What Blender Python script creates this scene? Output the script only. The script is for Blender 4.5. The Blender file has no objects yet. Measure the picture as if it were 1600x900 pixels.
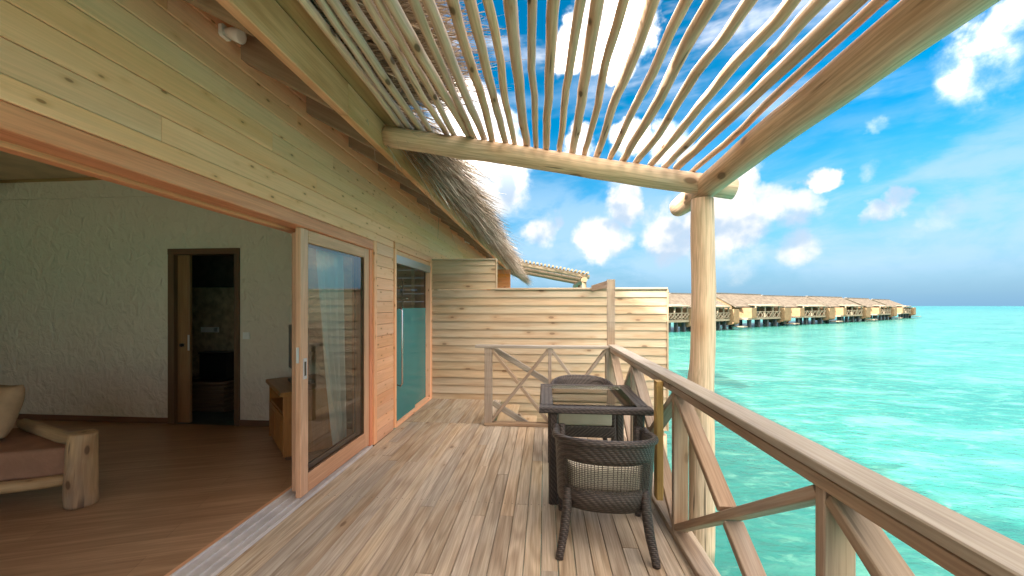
import bpy, bmesh, math, random
from mathutils import Matrix, Vector, noise
R = math.radians
rnd = random.Random(7)
scene = bpy.context.scene
coll = scene.collection

# ------------------------------------------------------------------ camera
F, YAW, EYE = 600.0, math.atan(52 / 600.0), 1.5
cam_d = bpy.data.cameras.new('camera')
cam = bpy.data.objects.new('camera', cam_d); coll.objects.link(cam)
cam.location = (0, 0, EYE); cam.rotation_euler = (R(90), 0, YAW)
cam_d.sensor_width = 36.0; cam_d.lens = F / 1600 * 36.0
cam_d.shift_y = 28 / 1600; cam_d.clip_start = 0.02; cam_d.clip_end = 20000
scene.camera = cam

def view_dir(px, py):                      # direction in the world of a point of the photograph
    a, b = (px - 800) / F, (478 - py) / F
    c, s = math.cos(YAW), math.sin(YAW)
    return Vector((a * c - s, a * s + c, b)).normalized()

# ------------------------------------------------------------------ sky and sun
SUN_EL, SUN_AZ = R(29), R(208)             # azimuth of the sun measured from +X, anticlockwise
sun_dir = Vector((math.cos(SUN_EL) * math.cos(SUN_AZ), math.cos(SUN_EL) * math.sin(SUN_AZ), math.sin(SUN_EL)))

class NT:                                  # small helper for node trees
    def __init__(s, tree): s.t = tree
    def n(s, kind, **kw):
        nd = s.t.nodes.new(kind)
        for k, v in kw.items():
            if k.startswith('i_'):
                key = k[2:]
                nd.inputs[int(key) if key.isdigit() else key.replace('_', ' ')].default_value = v
            else: setattr(nd, k, v)
        return nd
    def l(s, a, b): s.t.links.new(a, b)
    def val(s, sock, v):
        if hasattr(v, 'is_output'): s.l(v, sock)
        else: sock.default_value = v
    def m(s, op, a, b=0.0, c=None, clamp=False):
        nd = s.n('ShaderNodeMath', operation=op); nd.use_clamp = clamp
        s.val(nd.inputs[0], a); s.val(nd.inputs[1], b)
        if c is not None: s.val(nd.inputs[2], c)
        return nd.outputs[0]
    def vm(s, op, a, b=None):
        nd = s.n('ShaderNodeVectorMath', operation=op)
        s.val(nd.inputs[0], a)
        if b is not None: s.val(nd.inputs[1], b)
        return nd.outputs['Value'] if op in ('DOT_PRODUCT', 'LENGTH', 'DISTANCE') else nd.outputs[0]
    def mix(s, f, a, b, blend='MIX'):
        nd = s.n('ShaderNodeMix', data_type='RGBA', blend_type=blend)
        s.val(nd.inputs[0], f); s.val(nd.inputs[6], a); s.val(nd.inputs[7], b)
        return nd.outputs[2]
    def ramp(s, f, lo, hi, a=0.0, b=1.0, smooth=True):
        nd = s.n('ShaderNodeMapRange'); nd.interpolation_type = 'SMOOTHSTEP' if smooth else 'LINEAR'
        s.val(nd.inputs[0], f); nd.inputs[1].default_value = lo; nd.inputs[2].default_value = hi
        nd.inputs[3].default_value = a; nd.inputs[4].default_value = b
        return nd.outputs[0]
    def noise(s, v, scale, detail=3, rough=0.55, dist=0.0):
        nd = s.n('ShaderNodeTexNoise'); s.val(nd.inputs['Vector'], v)
        nd.inputs['Scale'].default_value = scale; nd.inputs['Detail'].default_value = detail
        nd.inputs['Roughness'].default_value = rough; nd.inputs['Distortion'].default_value = dist
        return nd.outputs[0]

def col(*c): return (c[0], c[1], c[2], 1.0)

world = bpy.data.worlds.new('World'); scene.world = world; world.use_nodes = True
w = NT(world.node_tree); world.node_tree.nodes.clear()
sky = w.n('ShaderNodeTexSky', sky_type='NISHITA'); sky.sun_disc = False
sky.sun_elevation = SUN_EL; sky.sun_rotation = R(90) - SUN_AZ
sky.altitude = 0; sky.air_density = 1.0; sky.dust_density = 0.25; sky.ozone_density = 2.0
hs = w.n('ShaderNodeHueSaturation', i_Hue=0.485, i_Saturation=1.55, i_Value=0.63); w.l(sky.outputs[0], hs.inputs['Color'])
d = w.n('ShaderNodeTexCoord').outputs['Generated']
# scattered cumulus: soft masks where the picture shows clouds, plus a general out-of-view field, thickened for fill light
blobs = [(960, 40, 62, 1.1), (905, 75, 40, .8), (1045, 225, 34, .85), (760, 268, 60, 1.15), (735, 215, 70, .9), (795, 290, 24, .5),
         (845, 362, 26, .85), (876, 345, 13, .7), (975, 325, 30, 1.0), (945, 375, 34, 1.0), (975, 300, 22, .7), (1020, 340, 24, .6), (950, 400, 20, .5), (985, 225, 30, .7), (905, 228, 24, .6),
         (1050, 370, 45, 1.05), (1125, 345, 60, 1.05), (1150, 290, 38, 1.0), (1200, 315, 36, .9), (1240, 330, 36, .8), (1280, 285, 22, 1.15), (1245, 390, 34, .75), (1270, 405, 22, .4),
         (1360, 335, 22, .75), (1395, 310, 24, .85), (1470, 325, 34, .55), (1150, 400, 40, .5), (1545, 95, 85, .52), (1600, 50, 70, .5), (1365, 200, 20, .4), (1350, 270, 22, .45), (1420, 350, 40, .3)]
dist = w.n('ShaderNodeTexNoise', i_Scale=9.0, i_Detail=5.0, i_Roughness=0.6); w.l(d, dist.inputs['Vector'])
dv = w.vm('MULTIPLY', w.vm('SUBTRACT', dist.outputs['Color'], (.5, .5, .5)), (.11, .11, .11))
dd = w.vm('NORMALIZE', w.vm('ADD', d, dv))
acc = None
for (px, py, r, wt) in blobs:
    c0 = view_dir(px, py); ang = 1.15 * r / F * (1 / (1 + ((px - 800) / F) ** 2 + ((478 - py) / F) ** 2)) ** .75
    f = w.ramp(w.vm('DOT_PRODUCT', dd, tuple(c0)), math.cos(ang * 1.35), math.cos(ang * .25), 0, wt)
    acc = f if acc is None else w.m('MAXIMUM', acc, f)
puff = w.noise(d, 15.0, 8, .60, .15)
dens0 = w.m('ADD', acc, w.m('MULTIPLY', w.m('SUBTRACT', puff, .5), .95))
sep = w.n('ShaderNodeSeparateXYZ'); w.l(d, sep.inputs[0]); dz = sep.outputs[2]
gmask = w.ramp(w.vm('DOT_PRODUCT', d, tuple(view_dir(1080, 230))), math.cos(R(70)), math.cos(R(54)), 1, 0)
gn = w.noise(d, 3.2, 7, .6, .3)
gen = w.m('MULTIPLY', w.ramp(gn, .40, .54), gmask)
cl = w.m('MAXIMUM', w.m('POWER', w.ramp(dens0, .16, 1.02), 1.5), gen)
# thin high veil
cmap = w.n('ShaderNodeMapping'); cmap.inputs['Scale'].default_value = (1.4, 1.4, 6.0); cmap.inputs['Rotation'].default_value = (.25, .12, .3); w.l(d, cmap.inputs[0])
veil = w.m('MULTIPLY', w.ramp(w.noise(cmap.outputs[0], 2.6, 5, .6), .46, .75), .075)
cover = w.m('MAXIMUM', cl, veil)
cover = w.m('MULTIPLY', cover, w.ramp(dz, .0, .10, .12, 1.0))
# soft relief inside the clouds: lit towards the top, greyer low down
d_up = w.vm('ADD', d, (-.022, 0, .040))
puff2 = w.noise(d_up, 15.0, 5, .55, .15)
sh_a = w.noise(d, 8.5, 3, .5, .2); sh_b = w.noise(w.vm('ADD', d, (-.05, 0, .085)), 8.5, 3, .5, .2)
shade = w.ramp(w.m('ADD', w.m('SUBTRACT', sh_b, sh_a), w.m('MULTIPLY', w.m('SUBTRACT', puff2, puff), .35)), -.10, .17)
c_low = w.mix(shade, col(.185, .178, .170), col(.092, .115, .142))       # clouds low over the sea: dimmed by distance
c_high = w.mix(shade, col(2.40, 2.00, 1.62), col(.62, .62, .62))      # clouds overhead, brightened to light the shaded deck
ccol = w.mix(w.ramp(dz, .26, .58), c_low, c_high)
skyc = w.mix(1.0, hs.outputs[0], col(.050, .050, .050), 'MULTIPLY')
hz = w.mix(w.ramp(dz, -.02, .36, .96, 0.0), skyc, col(.027, .069, .113))
bmap = w.n('ShaderNodeMapping'); bmap.inputs['Scale'].default_value = (2.6, 2.6, 6.5); w.l(d, bmap.inputs[0])
bank = w.m('MULTIPLY', w.m('MULTIPLY', w.ramp(w.noise(bmap.outputs[0], 1.7, 6, .58, .3), .38, .62), w.ramp(dz, .015, .10)), w.ramp(dz, .20, .42, .68, 0.0))
hz = w.mix(bank, hz, col(.090, .128, .162))                             # hazy cloud banks low over the sea
fin = w.mix(cover, hz, ccol)
bg = w.n('ShaderNodeBackground', i_Strength=1.0); w.l(fin, bg.inputs[0])
wo = w.n('ShaderNodeOutputWorld'); w.l(bg.outputs[0], wo.inputs[0])
world.cycles.sampling_method = 'MANUAL'; world.cycles.sample_map_resolution = 512

sd = bpy.data.lights.new('sun', 'SUN'); sd.energy = 2.0; sd.angle = R(.6); sd.color = (1.0, .93, .82)
so = bpy.data.objects.new('sun', sd); coll.objects.link(so)
so.rotation_euler = sun_dir.to_track_quat('Z', 'Y').to_euler(); so.location = (-20, -8, 25)

vs = scene.view_settings
vs.view_transform = 'Standard'; vs.look = 'None'; vs.exposure = 2.75; vs.gamma = 1.0; vs.use_curve_mapping = False
scene.cycles.use_denoising = True
scene.cycles.max_bounces = 8; scene.cycles.diffuse_bounces = 5; scene.cycles.glossy_bounces = 4
scene.cycles.transmission_bounces = 6; scene.cycles.transparent_max_bounces = 10
scene.cycles.sample_clamp_indirect = 6.0
scene.cycles.caustics_reflective = False; scene.cycles.caustics_refractive = False

# ------------------------------------------------------------------ materials
MAT = {}
def new_mat(name):
    m = bpy.data.materials.new(name); m.use_nodes = True; m.node_tree.nodes.clear()
    t = NT(m.node_tree); out = t.n('ShaderNodeOutputMaterial'); MAT[name] = m
    p = t.n('ShaderNodeBsdfPrincipled'); t.l(p.outputs[0], out.inputs[0])
    return m, t, p, out
def bump(t, p, h, strength=.3, dist=.01):
    b = t.n('ShaderNodeBump', i_Strength=strength, i_Distance=dist); t.l(h, b.inputs['Height']); t.l(b.outputs[0], p.inputs['Normal'])
def obj_vec(t):
    tc = t.n('ShaderNodeTexCoord').outputs['Object']; oi = t.n('ShaderNodeObjectInfo').outputs['Random']
    cx = t.n('ShaderNodeCombineXYZ'); t.l(t.m('MULTIPLY', oi, 37.3), cx.inputs[0]); t.l(t.m('MULTIPLY', oi, 91.7), cx.inputs[1]); t.l(t.m('MULTIPLY', oi, 53.1), cx.inputs[2])
    return t.vm('ADD', tc, cx.outputs[0]), oi

def wood(name, c1, c2, dark=None, rough=.55, knot=.5, knot_col=(.09, .045, .02), ring=26, vary=.16, weather=None, wamt=.5, fibre=.35, bstr=.25, spec=.35, ksc=1.0, fine=1.0, crack=0.0, kr=1.0):
    m, t, p, out = new_mat(name)
    v, oi = obj_vec(t)
    n0 = t.noise(t.vm('MULTIPLY', v, (.55, 5.5, 5.5)), 1.0, 2, .5, .2)
    rings = t.m('ADD', t.m('MULTIPLY', t.m('SINE', t.m('MULTIPLY', n0, ring)), .5), .5)
    fib = t.noise(t.vm('MULTIPLY', v, (3.0 * fine, 95 * fine, 95 * fine)), 1.0, 3, .6)
    broad = t.noise(t.vm('MULTIPLY', v, (.9, 4, 4)), 1.0, 3, .6)
    c = t.mix(t.m('MULTIPLY', rings, .75), col(*c1), col(*c2))
    if weather:
        c = t.mix(t.m('MULTIPLY', t.ramp(broad, .38, .66), wamt), c, col(*weather))
    c = t.mix(t.m('MULTIPLY', t.ramp(fib, .30, .72, 1, 0), fibre), c, t.mix(1.0, c, col(.45, .40, .36), 'MULTIPLY'))
    vo = t.n('ShaderNodeTexVoronoi', feature='F1'); vo.inputs['Scale'].default_value = 1.0
    t.l(t.vm('MULTIPLY', v, (2.4 * ksc, 5.5 * ksc, 5.5 * ksc)), vo.inputs['Vector'])
    kd = vo.outputs['Distance']
    halo = t.m('MULTIPLY', t.ramp(kd, .06 * kr, .24 * kr, 1, 0), knot * .55)
    c = t.mix(halo, c, t.mix(1.0, c, col(.72, .52, .34), 'MULTIPLY'))
    c = t.mix(t.m('MULTIPLY', t.ramp(kd, .055 * kr, .095 * kr, 1, 0), knot), c, col(*knot_col))
    if crack:
        ck = t.noise(t.vm('MULTIPLY', v, (1.1, 30, 30)), 1.0, 2, .5, .15); ck2 = t.noise(t.vm('MULTIPLY', v, (2.3, 3, 3)), 1.0, 2)
        c = t.mix(t.m('MULTIPLY', t.m('MULTIPLY', t.ramp(ck, .66, .72), t.ramp(ck2, .42, .58)), crack), c, col(.11, .075, .05))
    hv = t.n('ShaderNodeHueSaturation'); t.l(c, hv.inputs['Color'])
    t.l(t.ramp(oi, 0, 1, 1 - vary, 1 + vary, False), hv.inputs['Value'])
    r2 = t.m('FRACT', t.m('MULTIPLY', oi, 7.31)); t.l(t.ramp(r2, 0, 1, .4965, .5025, False), hv.inputs['Hue'])
    r3 = t.m('FRACT', t.m('MULTIPLY', oi, 13.7)); t.l(t.ramp(r3, 0, 1, 1 - vary, 1 + vary * .7, False), hv.inputs['Saturation'])
    t.l(hv.outputs[0], p.inputs['Base Color'])
    p.inputs['Roughness'].default_value = rough; p.inputs['Specular IOR Level'].default_value = spec
    bump(t, p, t.m('ADD', t.m('MULTIPLY', fib, .7), t.m('MULTIPLY', rings, .4)), bstr, .004)
    return m

wood('pine', (.93, .535, .33), (.87, .46, .25), knot=.72, ksc=2.5, kr=1.25, knot_col=(.20, .085, .03), ring=14, vary=.09, fibre=.22, bstr=.12, rough=.5)
wood('pine_orange', (.82, .36, .13), (.74, .29, .10), knot=.6, ring=16, vary=.10)
wood('beam_wood', (.86, .50, .29), (.74, .40, .21), knot=.6, ring=34, vary=.05, weather=(.45, .21, .07), wamt=.7, crack=.5)
wood('rafter_wood', (.40, .29, .20), (.33, .23, .15), knot=.3, vary=.08)
wood('soffit_wood', (.42, .26, .10), (.34, .20, .07), knot=.3, vary=.1)
wood('cedar', (.80, .335, .175), (.70, .265, .13), knot=.0, ring=40, vary=.06, rough=.42, fibre=.35)
wood('door_wood', (.70, .41, .25), (.61, .335, .19), knot=.0, ring=40, vary=.06, rough=.42)
wood('deck_wood', (.58, .46, .335), (.37, .265, .175), knot=.6, ring=50, vary=.17, weather=(.56, .50, .42), wamt=.55, fibre=.55, bstr=.4, rough=.62, ksc=.8)
wood('rail_wood', (.42, .305, .21), (.31, .205, .135), knot=.45, ring=30, vary=.10, weather=(.42, .36, .31), wamt=.65, fibre=.5, rough=.6, ksc=.8, crack=.6)
wood('rail_top', (.44, .385, .31), (.35, .295, .23), knot=.3, ring=30, vary=.08, weather=(.48, .43, .38), wamt=.75, fibre=.45, rough=.6, ksc=.7)
wood('new_wood', (.52, .35, .12), (.43, .27, .08), knot=.3, ring=34, vary=.03)
wood('fence_wood', (.58, .43, .28), (.49, .335, .205), knot=.6, ring=20, vary=.09, weather=(.56, .48, .36), wamt=.6, fibre=.35, ksc=1.1, kr=1.5)
wood('log_wood', (.76, .56, .38), (.64, .43, .26), knot=.9, ring=9, vary=.12, weather=(.62, .52, .42), wamt=.6, fibre=.55, ksc=1.6, knot_col=(.10, .06, .03), bstr=.45, crack=.85, kr=1.5)
wood('log_big', (.80, .58, .38), (.72, .49, .30), knot=.8, ring=8, vary=.03, weather=(.66, .55, .44), wamt=.6, fibre=.65, ksc=1.0, kr=1.5, knot_col=(.12, .07, .035), bstr=.45, crack=.85)
wood('log_far', (.42, .32, .21), (.36, .26, .16), knot=.5, ring=8, vary=.1)
wood('sofa_log', (.56, .38, .20), (.42, .25, .11), knot=.8, ring=12, vary=.05, weather=(.25, .19, .14), wamt=.75, ksc=1.6, kr=1.8, crack=.9)
wood('cabinet_wood', (.42, .19, .055), (.35, .15, .04), knot=.2, ring=22, vary=.05, rough=.35)
wood('leaf_wood', (.30, .16, .075), (.24, .12, .055), knot=.0, vary=.05, rough=.4)
wood('dark_frame', (.16, .085, .04), (.12, .06, .03), knot=.0, vary=.05)
wood('skirting_wood', (.20, .10, .055), (.16, .08, .04), knot=.0, vary=.05)

def plain(name, c, rough=.5, metal=0.0, spec=.5, nsc=0, namt=.15, bstr=0, bsc=200):
    m, t, p, out = new_mat(name)
    p.inputs['Base Color'].default_value = col(*c); p.inputs['Roughness'].default_value = rough
    p.inputs['Metallic'].default_value = metal; p.inputs['Specular IOR Level'].default_value = spec
    v = t.n('ShaderNodeTexCoord').outputs['Object']
    if nsc:
        n = t.noise(v, nsc, 5, .6); t.l(t.mix(t.ramp(n, .3, .7), col(*[x * (1 - namt) for x in c]), col(*[min(1, x * (1 + namt)) for x in c])), p.inputs['Base Color'])
    if bstr: bump(t, p, t.noise(v, bsc, 3, .6), bstr, .005)
    return m
plain('alu', (.58, .54, .53), .42, .15, nsc=6, namt=.12)
plain('screw', (.10, .09, .08), .5, .6)
plain('steel', (.62, .62, .62), .16, 1.0)
plain('steel_matt', (.55, .57, .57), .4, .8)
plain('black_plastic', (.012, .012, .013), .3)
plain('white_plastic', (.80, .80, .78), .4)
plain('cushion_beige', (.56, .51, .41), .9, spec=.1, nsc=14, namt=.05, bstr=.3, bsc=320)
plain('sofa_cloth', (.34, .19, .125), .95, spec=.1, nsc=5, namt=.15, bstr=.5, bsc=60)
plain('pillow_cloth', (.42, .28, .17), .95, spec=.1, nsc=5, namt=.15, bstr=.5, bsc=60)
plain('dark_backing', (.10, .075, .05), .8)
plain('ceiling_board', (.55, .42, .27), .7, nsc=3)
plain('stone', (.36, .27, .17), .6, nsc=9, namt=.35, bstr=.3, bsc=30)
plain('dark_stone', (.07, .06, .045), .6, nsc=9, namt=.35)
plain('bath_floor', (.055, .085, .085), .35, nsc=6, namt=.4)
plain('basket_weave', (.13, .075, .04), .7, bstr=1.0, bsc=70)
plain('pile', (.055, .06, .065), .7, nsc=3, namt=.3)
plain('far_roof', (.165, .138, .108), .95, spec=.1, nsc=1.6, namt=.28)
plain('far_wall', (.30, .19, .105), .8, spec=.2, nsc=2, namt=.14)
plain('far_wood', (.31, .25, .18), .8, spec=.2, nsc=2, namt=.1)
plain('far_ridge', (.22, .20, .18), .8)
plain('far_glass', (.05, .12, .13), .15)

# stucco
m, t, p, out = new_mat('stucco')
v = t.n('ShaderNodeTexCoord').outputs['Object']
c = t.mix(t.noise(v, 1.2, 4), col(.66, .58, .47), col(.74, .66, .55)); t.l(c, p.inputs['Base Color']); p.inputs['Roughness'].default_value = .85
bump(t, p, t.noise(t.vm('MULTIPLY', v, (9, 9, 7)), 1.0, 3, .55, .6), 1.0, .05)
# laminate floor
m, t, p, out = new_mat('laminate')
v = t.n('ShaderNodeTexCoord').outputs['Object']
mp = t.n('ShaderNodeMapping'); mp.inputs['Rotation'].default_value = (0, 0, R(-110)); t.l(v, mp.inputs[0])
br = t.n('ShaderNodeTexBrick'); t.l(mp.outputs[0], br.inputs[0]); br.offset = .37; br.inputs['Scale'].default_value = 1.0
br.inputs['Brick Width'].default_value = 1.35; br.inputs['Row Height'].default_value = .19; br.inputs['Mortar Size'].default_value = .0012
br.inputs['Color1'].default_value = col(.0, .0, .0); br.inputs['Color2'].default_value = col(1, 1, 1); br.inputs['Mortar'].default_value = col(.5, .5, .5)
g = t.noise(t.vm('MULTIPLY', mp.outputs[0], (1.6, 34, 1)), 1.0, 5, .6); g2 = t.noise(t.vm('MULTIPLY', mp.outputs[0], (.7, 7, 1)), 1.0, 4, .6, .3)
c = t.mix(t.ramp(g, .3, .7), col(.25, .14, .075), col(.48, .295, .175))
c = t.mix(t.m('MULTIPLY', t.ramp(g2, .35, .65), .55), c, col(.22, .11, .055))
c = t.mix(.22, c, t.mix(br.outputs['Color'], col(.24, .12, .06), col(.44, .26, .14)))
c = t.mix(t.m('MULTIPLY', br.outputs['Fac'], .7), c, col(.10, .05, .025))
t.l(c, p.inputs['Base Color']); p.inputs['Roughness'].default_value = .34; p.inputs['Specular IOR Level'].default_value = .45
bump(t, p, g, .06, .002)
# wicker
def wicker(name, c1, c2, f=150):
    m, t, p, out = new_mat(name)
    tc = t.n('ShaderNodeTexCoord').outputs['Object']
    s = t.n('ShaderNodeSeparateXYZ'); t.l(tc, s.inputs[0])
    a = t.m('ADD', s.outputs[0], t.m('MULTIPLY', s.outputs[1], .93)); b = s.outputs[2]
    row = t.m('FLOOR', t.m('MULTIPLY', t.m('ADD', b, t.m('MULTIPLY', s.outputs[1], .31)), f / 1.6)); 
    w1 = t.m('ABSOLUTE', t.m('SINE', t.m('MULTIPLY', t.m('ADD', b, t.m('MULTIPLY', s.outputs[1], .31)), f * 3.1416 / 1.6)))
    w2 = t.m('SINE', t.m('ADD', t.m('MULTIPLY', a, f * 1.1), t.m('MULTIPLY', row, 2.1)))
    h = t.m('MULTIPLY', w1, t.m('ADD', .62, t.m('MULTIPLY', w2, .38)))
    n = t.noise(tc, 30, 3)
    c = t.mix(t.ramp(h, .05, .8), col(*[x * .35 for x in c1]), t.mix(t.ramp(n, .35, .65), col(*c1), col(*c2)))
    t.l(c, p.inputs['Base Color']); p.inputs['Roughness'].default_value = .42; p.inputs['Specular IOR Level'].default_value = .5
    bump(t, p, h, .9, .004); return m
wicker('wicker', (.062, .046, .040), (.10, .074, .062))
wicker('wicker_panel', (.11, .085, .06), (.15, .12, .09), 300)
# thatch
def straw(name, a, b, c3):
    m, t, p, out = new_mat(name)
    at = t.n('ShaderNodeAttribute', attribute_name='tone').outputs['Fac']
    c = t.mix(at, col(*a), col(*b)); c = t.mix(t.ramp(at, .86, 1.0), c, col(*c3))
    t.l(c, p.inputs['Base Color']); p.inputs['Roughness'].default_value = .75; p.inputs['Specular IOR Level'].default_value = .2
straw('thatch', (.26, .20, .15), (.68, .57, .46), (.80, .72, .62))
plain('thatch_under', (.11, .08, .055), .95, spec=.1, nsc=30, namt=.5, bstr=1.0, bsc=60)
# glass: clear pane that reflects at a slant
def pane(name, tint, refl=1.0, rough=0.0, body=None, bodyfac=.5, ior=1.6):
    m, t, p, out = new_mat(name); t.t.nodes.remove(p)
    tr = t.n('ShaderNodeBsdfTransparent', i_Color=col(*tint)); gl = t.n('ShaderNodeBsdfGlossy', i_Roughness=rough, i_Color=col(refl, refl, refl))
    fr = t.n('ShaderNodeFresnel', i_IOR=ior); base = tr.outputs[0]
    if body:
        df = t.n('ShaderNodeBsdfDiffuse', i_Color=col(*body)); tl = t.n('ShaderNodeBsdfTranslucent', i_Color=col(*body))
        ms = t.n('ShaderNodeMixShader', i_0=.4); t.l(df.outputs[0], ms.inputs[1]); t.l(tl.outputs[0], ms.inputs[2])
        m2 = t.n('ShaderNodeMixShader', i_0=bodyfac); t.l(base, m2.inputs[1]); t.l(ms.outputs[0], m2.inputs[2]); base = m2.outputs[0]
    mx = t.n('ShaderNodeMixShader'); t.l(fr.outputs[0], mx.inputs[0]); t.l(base, mx.inputs[1]); t.l(gl.outputs[0], mx.inputs[2]); t.l(mx.outputs[0], out.inputs[0])
pane('clear_glass', (.95, .98, .96), 1.0, ior=1.95)
pane('window_glass', (.97, .985, .975), 1.0, ior=1.3)
pane('table_glass', (.80, .86, .83), 1.0, ior=1.6)
pane('shower_glass', (.62, .70, .62), 1.0, ior=1.5)
pane('frosted_glass', (.10, .42, .44), .8, .12, (.055, .44, .47), .8)
# curtain
m, t, p, out = new_mat('curtain'); t.t.nodes.remove(p)
df = t.n('ShaderNodeBsdfDiffuse', i_Color=col(.90, .97, .92)); tl = t.n('ShaderNodeBsdfTranslucent', i_Color=col(.90, .97, .92))
ms = t.n('ShaderNodeMixShader', i_0=.2); t.l(df.outputs[0], ms.inputs[1]); t.l(tl.outputs[0], ms.inputs[2]); t.l(ms.outputs[0], out.inputs[0])
# sea
m, t, p, out = new_mat('sea_water')
v = t.n('ShaderNodeTexCoord').outputs['Object']
big = t.noise(t.vm('MULTIPLY', v, (.045, .10, 1)), 1.0, 5, .6, .4)
mid = t.noise(t.vm('MULTIPLY', v, (.30, .62, 1)), 1.0, 5, .62, .6)
fine = t.noise(t.vm('MULTIPLY', v, (1.6, 3.2, 1)), 1.0, 4, .6, .8)
c = t.mix(t.ramp(big, .38, .64), col(.026, .176, .152), col(.050, .248, .206))
c = t.mix(t.m('MULTIPLY', t.ramp(mid, .47, .68), .8), c, col(.115, .335, .265))
c = t.mix(t.m('MULTIPLY', t.ramp(mid, .28, .44, 1, 0), .38), c, col(.014, .135, .120))
reef = t.m('MULTIPLY', t.ramp(big, .56, .66), t.ramp(mid, .40, .56, 1, 0))
c = t.mix(t.m('MULTIPLY', reef, .32), c, col(.035, .12, .105))
c = t.mix(t.m('MULTIPLY', t.ramp(fine, .52, .72), .6), c, col(.15, .40, .305))
c = t.mix(t.m('MULTIPLY', t.ramp(fine, .26, .46, 1, 0), .34), c, col(.008, .125, .115))
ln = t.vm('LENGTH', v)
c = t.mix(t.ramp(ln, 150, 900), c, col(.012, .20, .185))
t.l(c, p.inputs['Base Color']); p.inputs['Roughness'].default_value = .17; p.inputs['IOR'].default_value = 1.33; p.inputs['Specular IOR Level'].default_value = .30
wv1 = t.noise(t.vm('MULTIPLY', v, (.9, 1.9, 1)), 1.0, 4, .6, .5); wv2 = t.noise(t.vm('MULTIPLY', v, (4.2, 8.5, 1)), 1.0, 3, .6, .4)
bump(t, p, t.m('ADD', wv1, t.m('MULTIPLY', wv2, .28)), .55, .22)

# ------------------------------------------------------------------ builders
WM = {}
def place(o, parent, M):
    WM[o.name] = M
    if parent is not None:
        o.parent = parent; o.matrix_local = WM[parent.name].inverted() @ M
    else: o.matrix_local = M
def tag(o, label=None, cat=None, group=None, kind=None):
    if label: o['label'] = label
    if cat: o['category'] = cat
    if group: o['group'] = group
    if kind: o['kind'] = kind
    return o
def empty(name, loc=(0, 0, 0), rz=0.0, parent=None):
    o = bpy.data.objects.new(name, None); coll.objects.link(o); o.empty_display_size = .2
    place(o, parent, Matrix.Translation(loc) @ Matrix.Rotation(rz, 4, 'Z')); return o
def link(name, me, parent=None, M=None):
    o = bpy.data.objects.new(name, me); coll.objects.link(o); place(o, parent, M or Matrix()); return o
def mesh_from(verts, faces, mat, smooth=False, name='m'):
    me = bpy.data.meshes.new(name); me.from_pydata(verts, [], faces); me.materials.append(MAT[mat])
    bm = bmesh.new(); bm.from_mesh(me); bmesh.ops.recalc_face_normals(bm, faces=bm.faces); bm.to_mesh(me); bm.free()
    if smooth: me.polygons.foreach_set('use_smooth', [True] * len(me.polygons))
    me.update(); return me
_bc = {}
def box_mesh(L, a, b, mat, bev=None):
    if bev is None: bev = min(.004, a * .12, b * .12)
    k = (round(L, 4), round(a, 4), round(b, 4), mat, round(bev, 4))
    if k in _bc: return _bc[k]
    y, z, e = a / 2, b / 2, bev
    sec = [(y - e, -z), (y, -z + e), (y, z - e), (y - e, z), (-y + e, z), (-y, z - e), (-y, -z + e), (-y + e, -z)]
    vs_ = [(-L / 2, q[0], q[1]) for q in sec] + [(L / 2, q[0], q[1]) for q in sec]
    fs = [(i, (i + 1) % 8, 8 + (i + 1) % 8, 8 + i) for i in range(8)] + [tuple(range(7, -1, -1)), tuple(range(8, 16))]
    _bc[k] = mesh_from(vs_, fs, mat); return _bc[k]
def frame(p0, p1, up=(0, 0, 1)):
    p0, p1, up = Vector(p0), Vector(p1), Vector(up)
    x = (p1 - p0).normalized(); y = up.cross(x)
    if y.length < 1e-5: y = Vector((0, 1, 0)).cross(x)
    y.normalize(); z = x.cross(y)
    M = Matrix((x, y, z)).transposed().to_4x4(); M.translation = (p0 + p1) / 2; return M
def bar(name, p0, p1, a, b, mat, parent=None, up=(0, 0, 1), bev=None):   # a across, b along up
    return link(name, box_mesh((Vector(p1) - Vector(p0)).length, a, b, mat, bev), parent, frame(p0, p1, up))
def block(name, lo, hi, mat, parent=None, axis=None, bev=None):          # axis-aligned, grain along its longest side
    s = [hi[i] - lo[i] for i in range(3)]; c0 = [(hi[i] + lo[i]) / 2 for i in range(3)]
    if axis is None: axis = s.index(max(s))
    p0, p1 = list(c0), list(c0); p0[axis] = lo[axis]; p1[axis] = hi[axis]
    if axis == 2: return bar(name, p0, p1, s[1], s[0], mat, parent, (1, 0, 0), bev)
    return bar(name, p0, p1, s[1] if axis == 0 else s[0], s[2], mat, parent, (0, 0, 1), bev)
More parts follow.
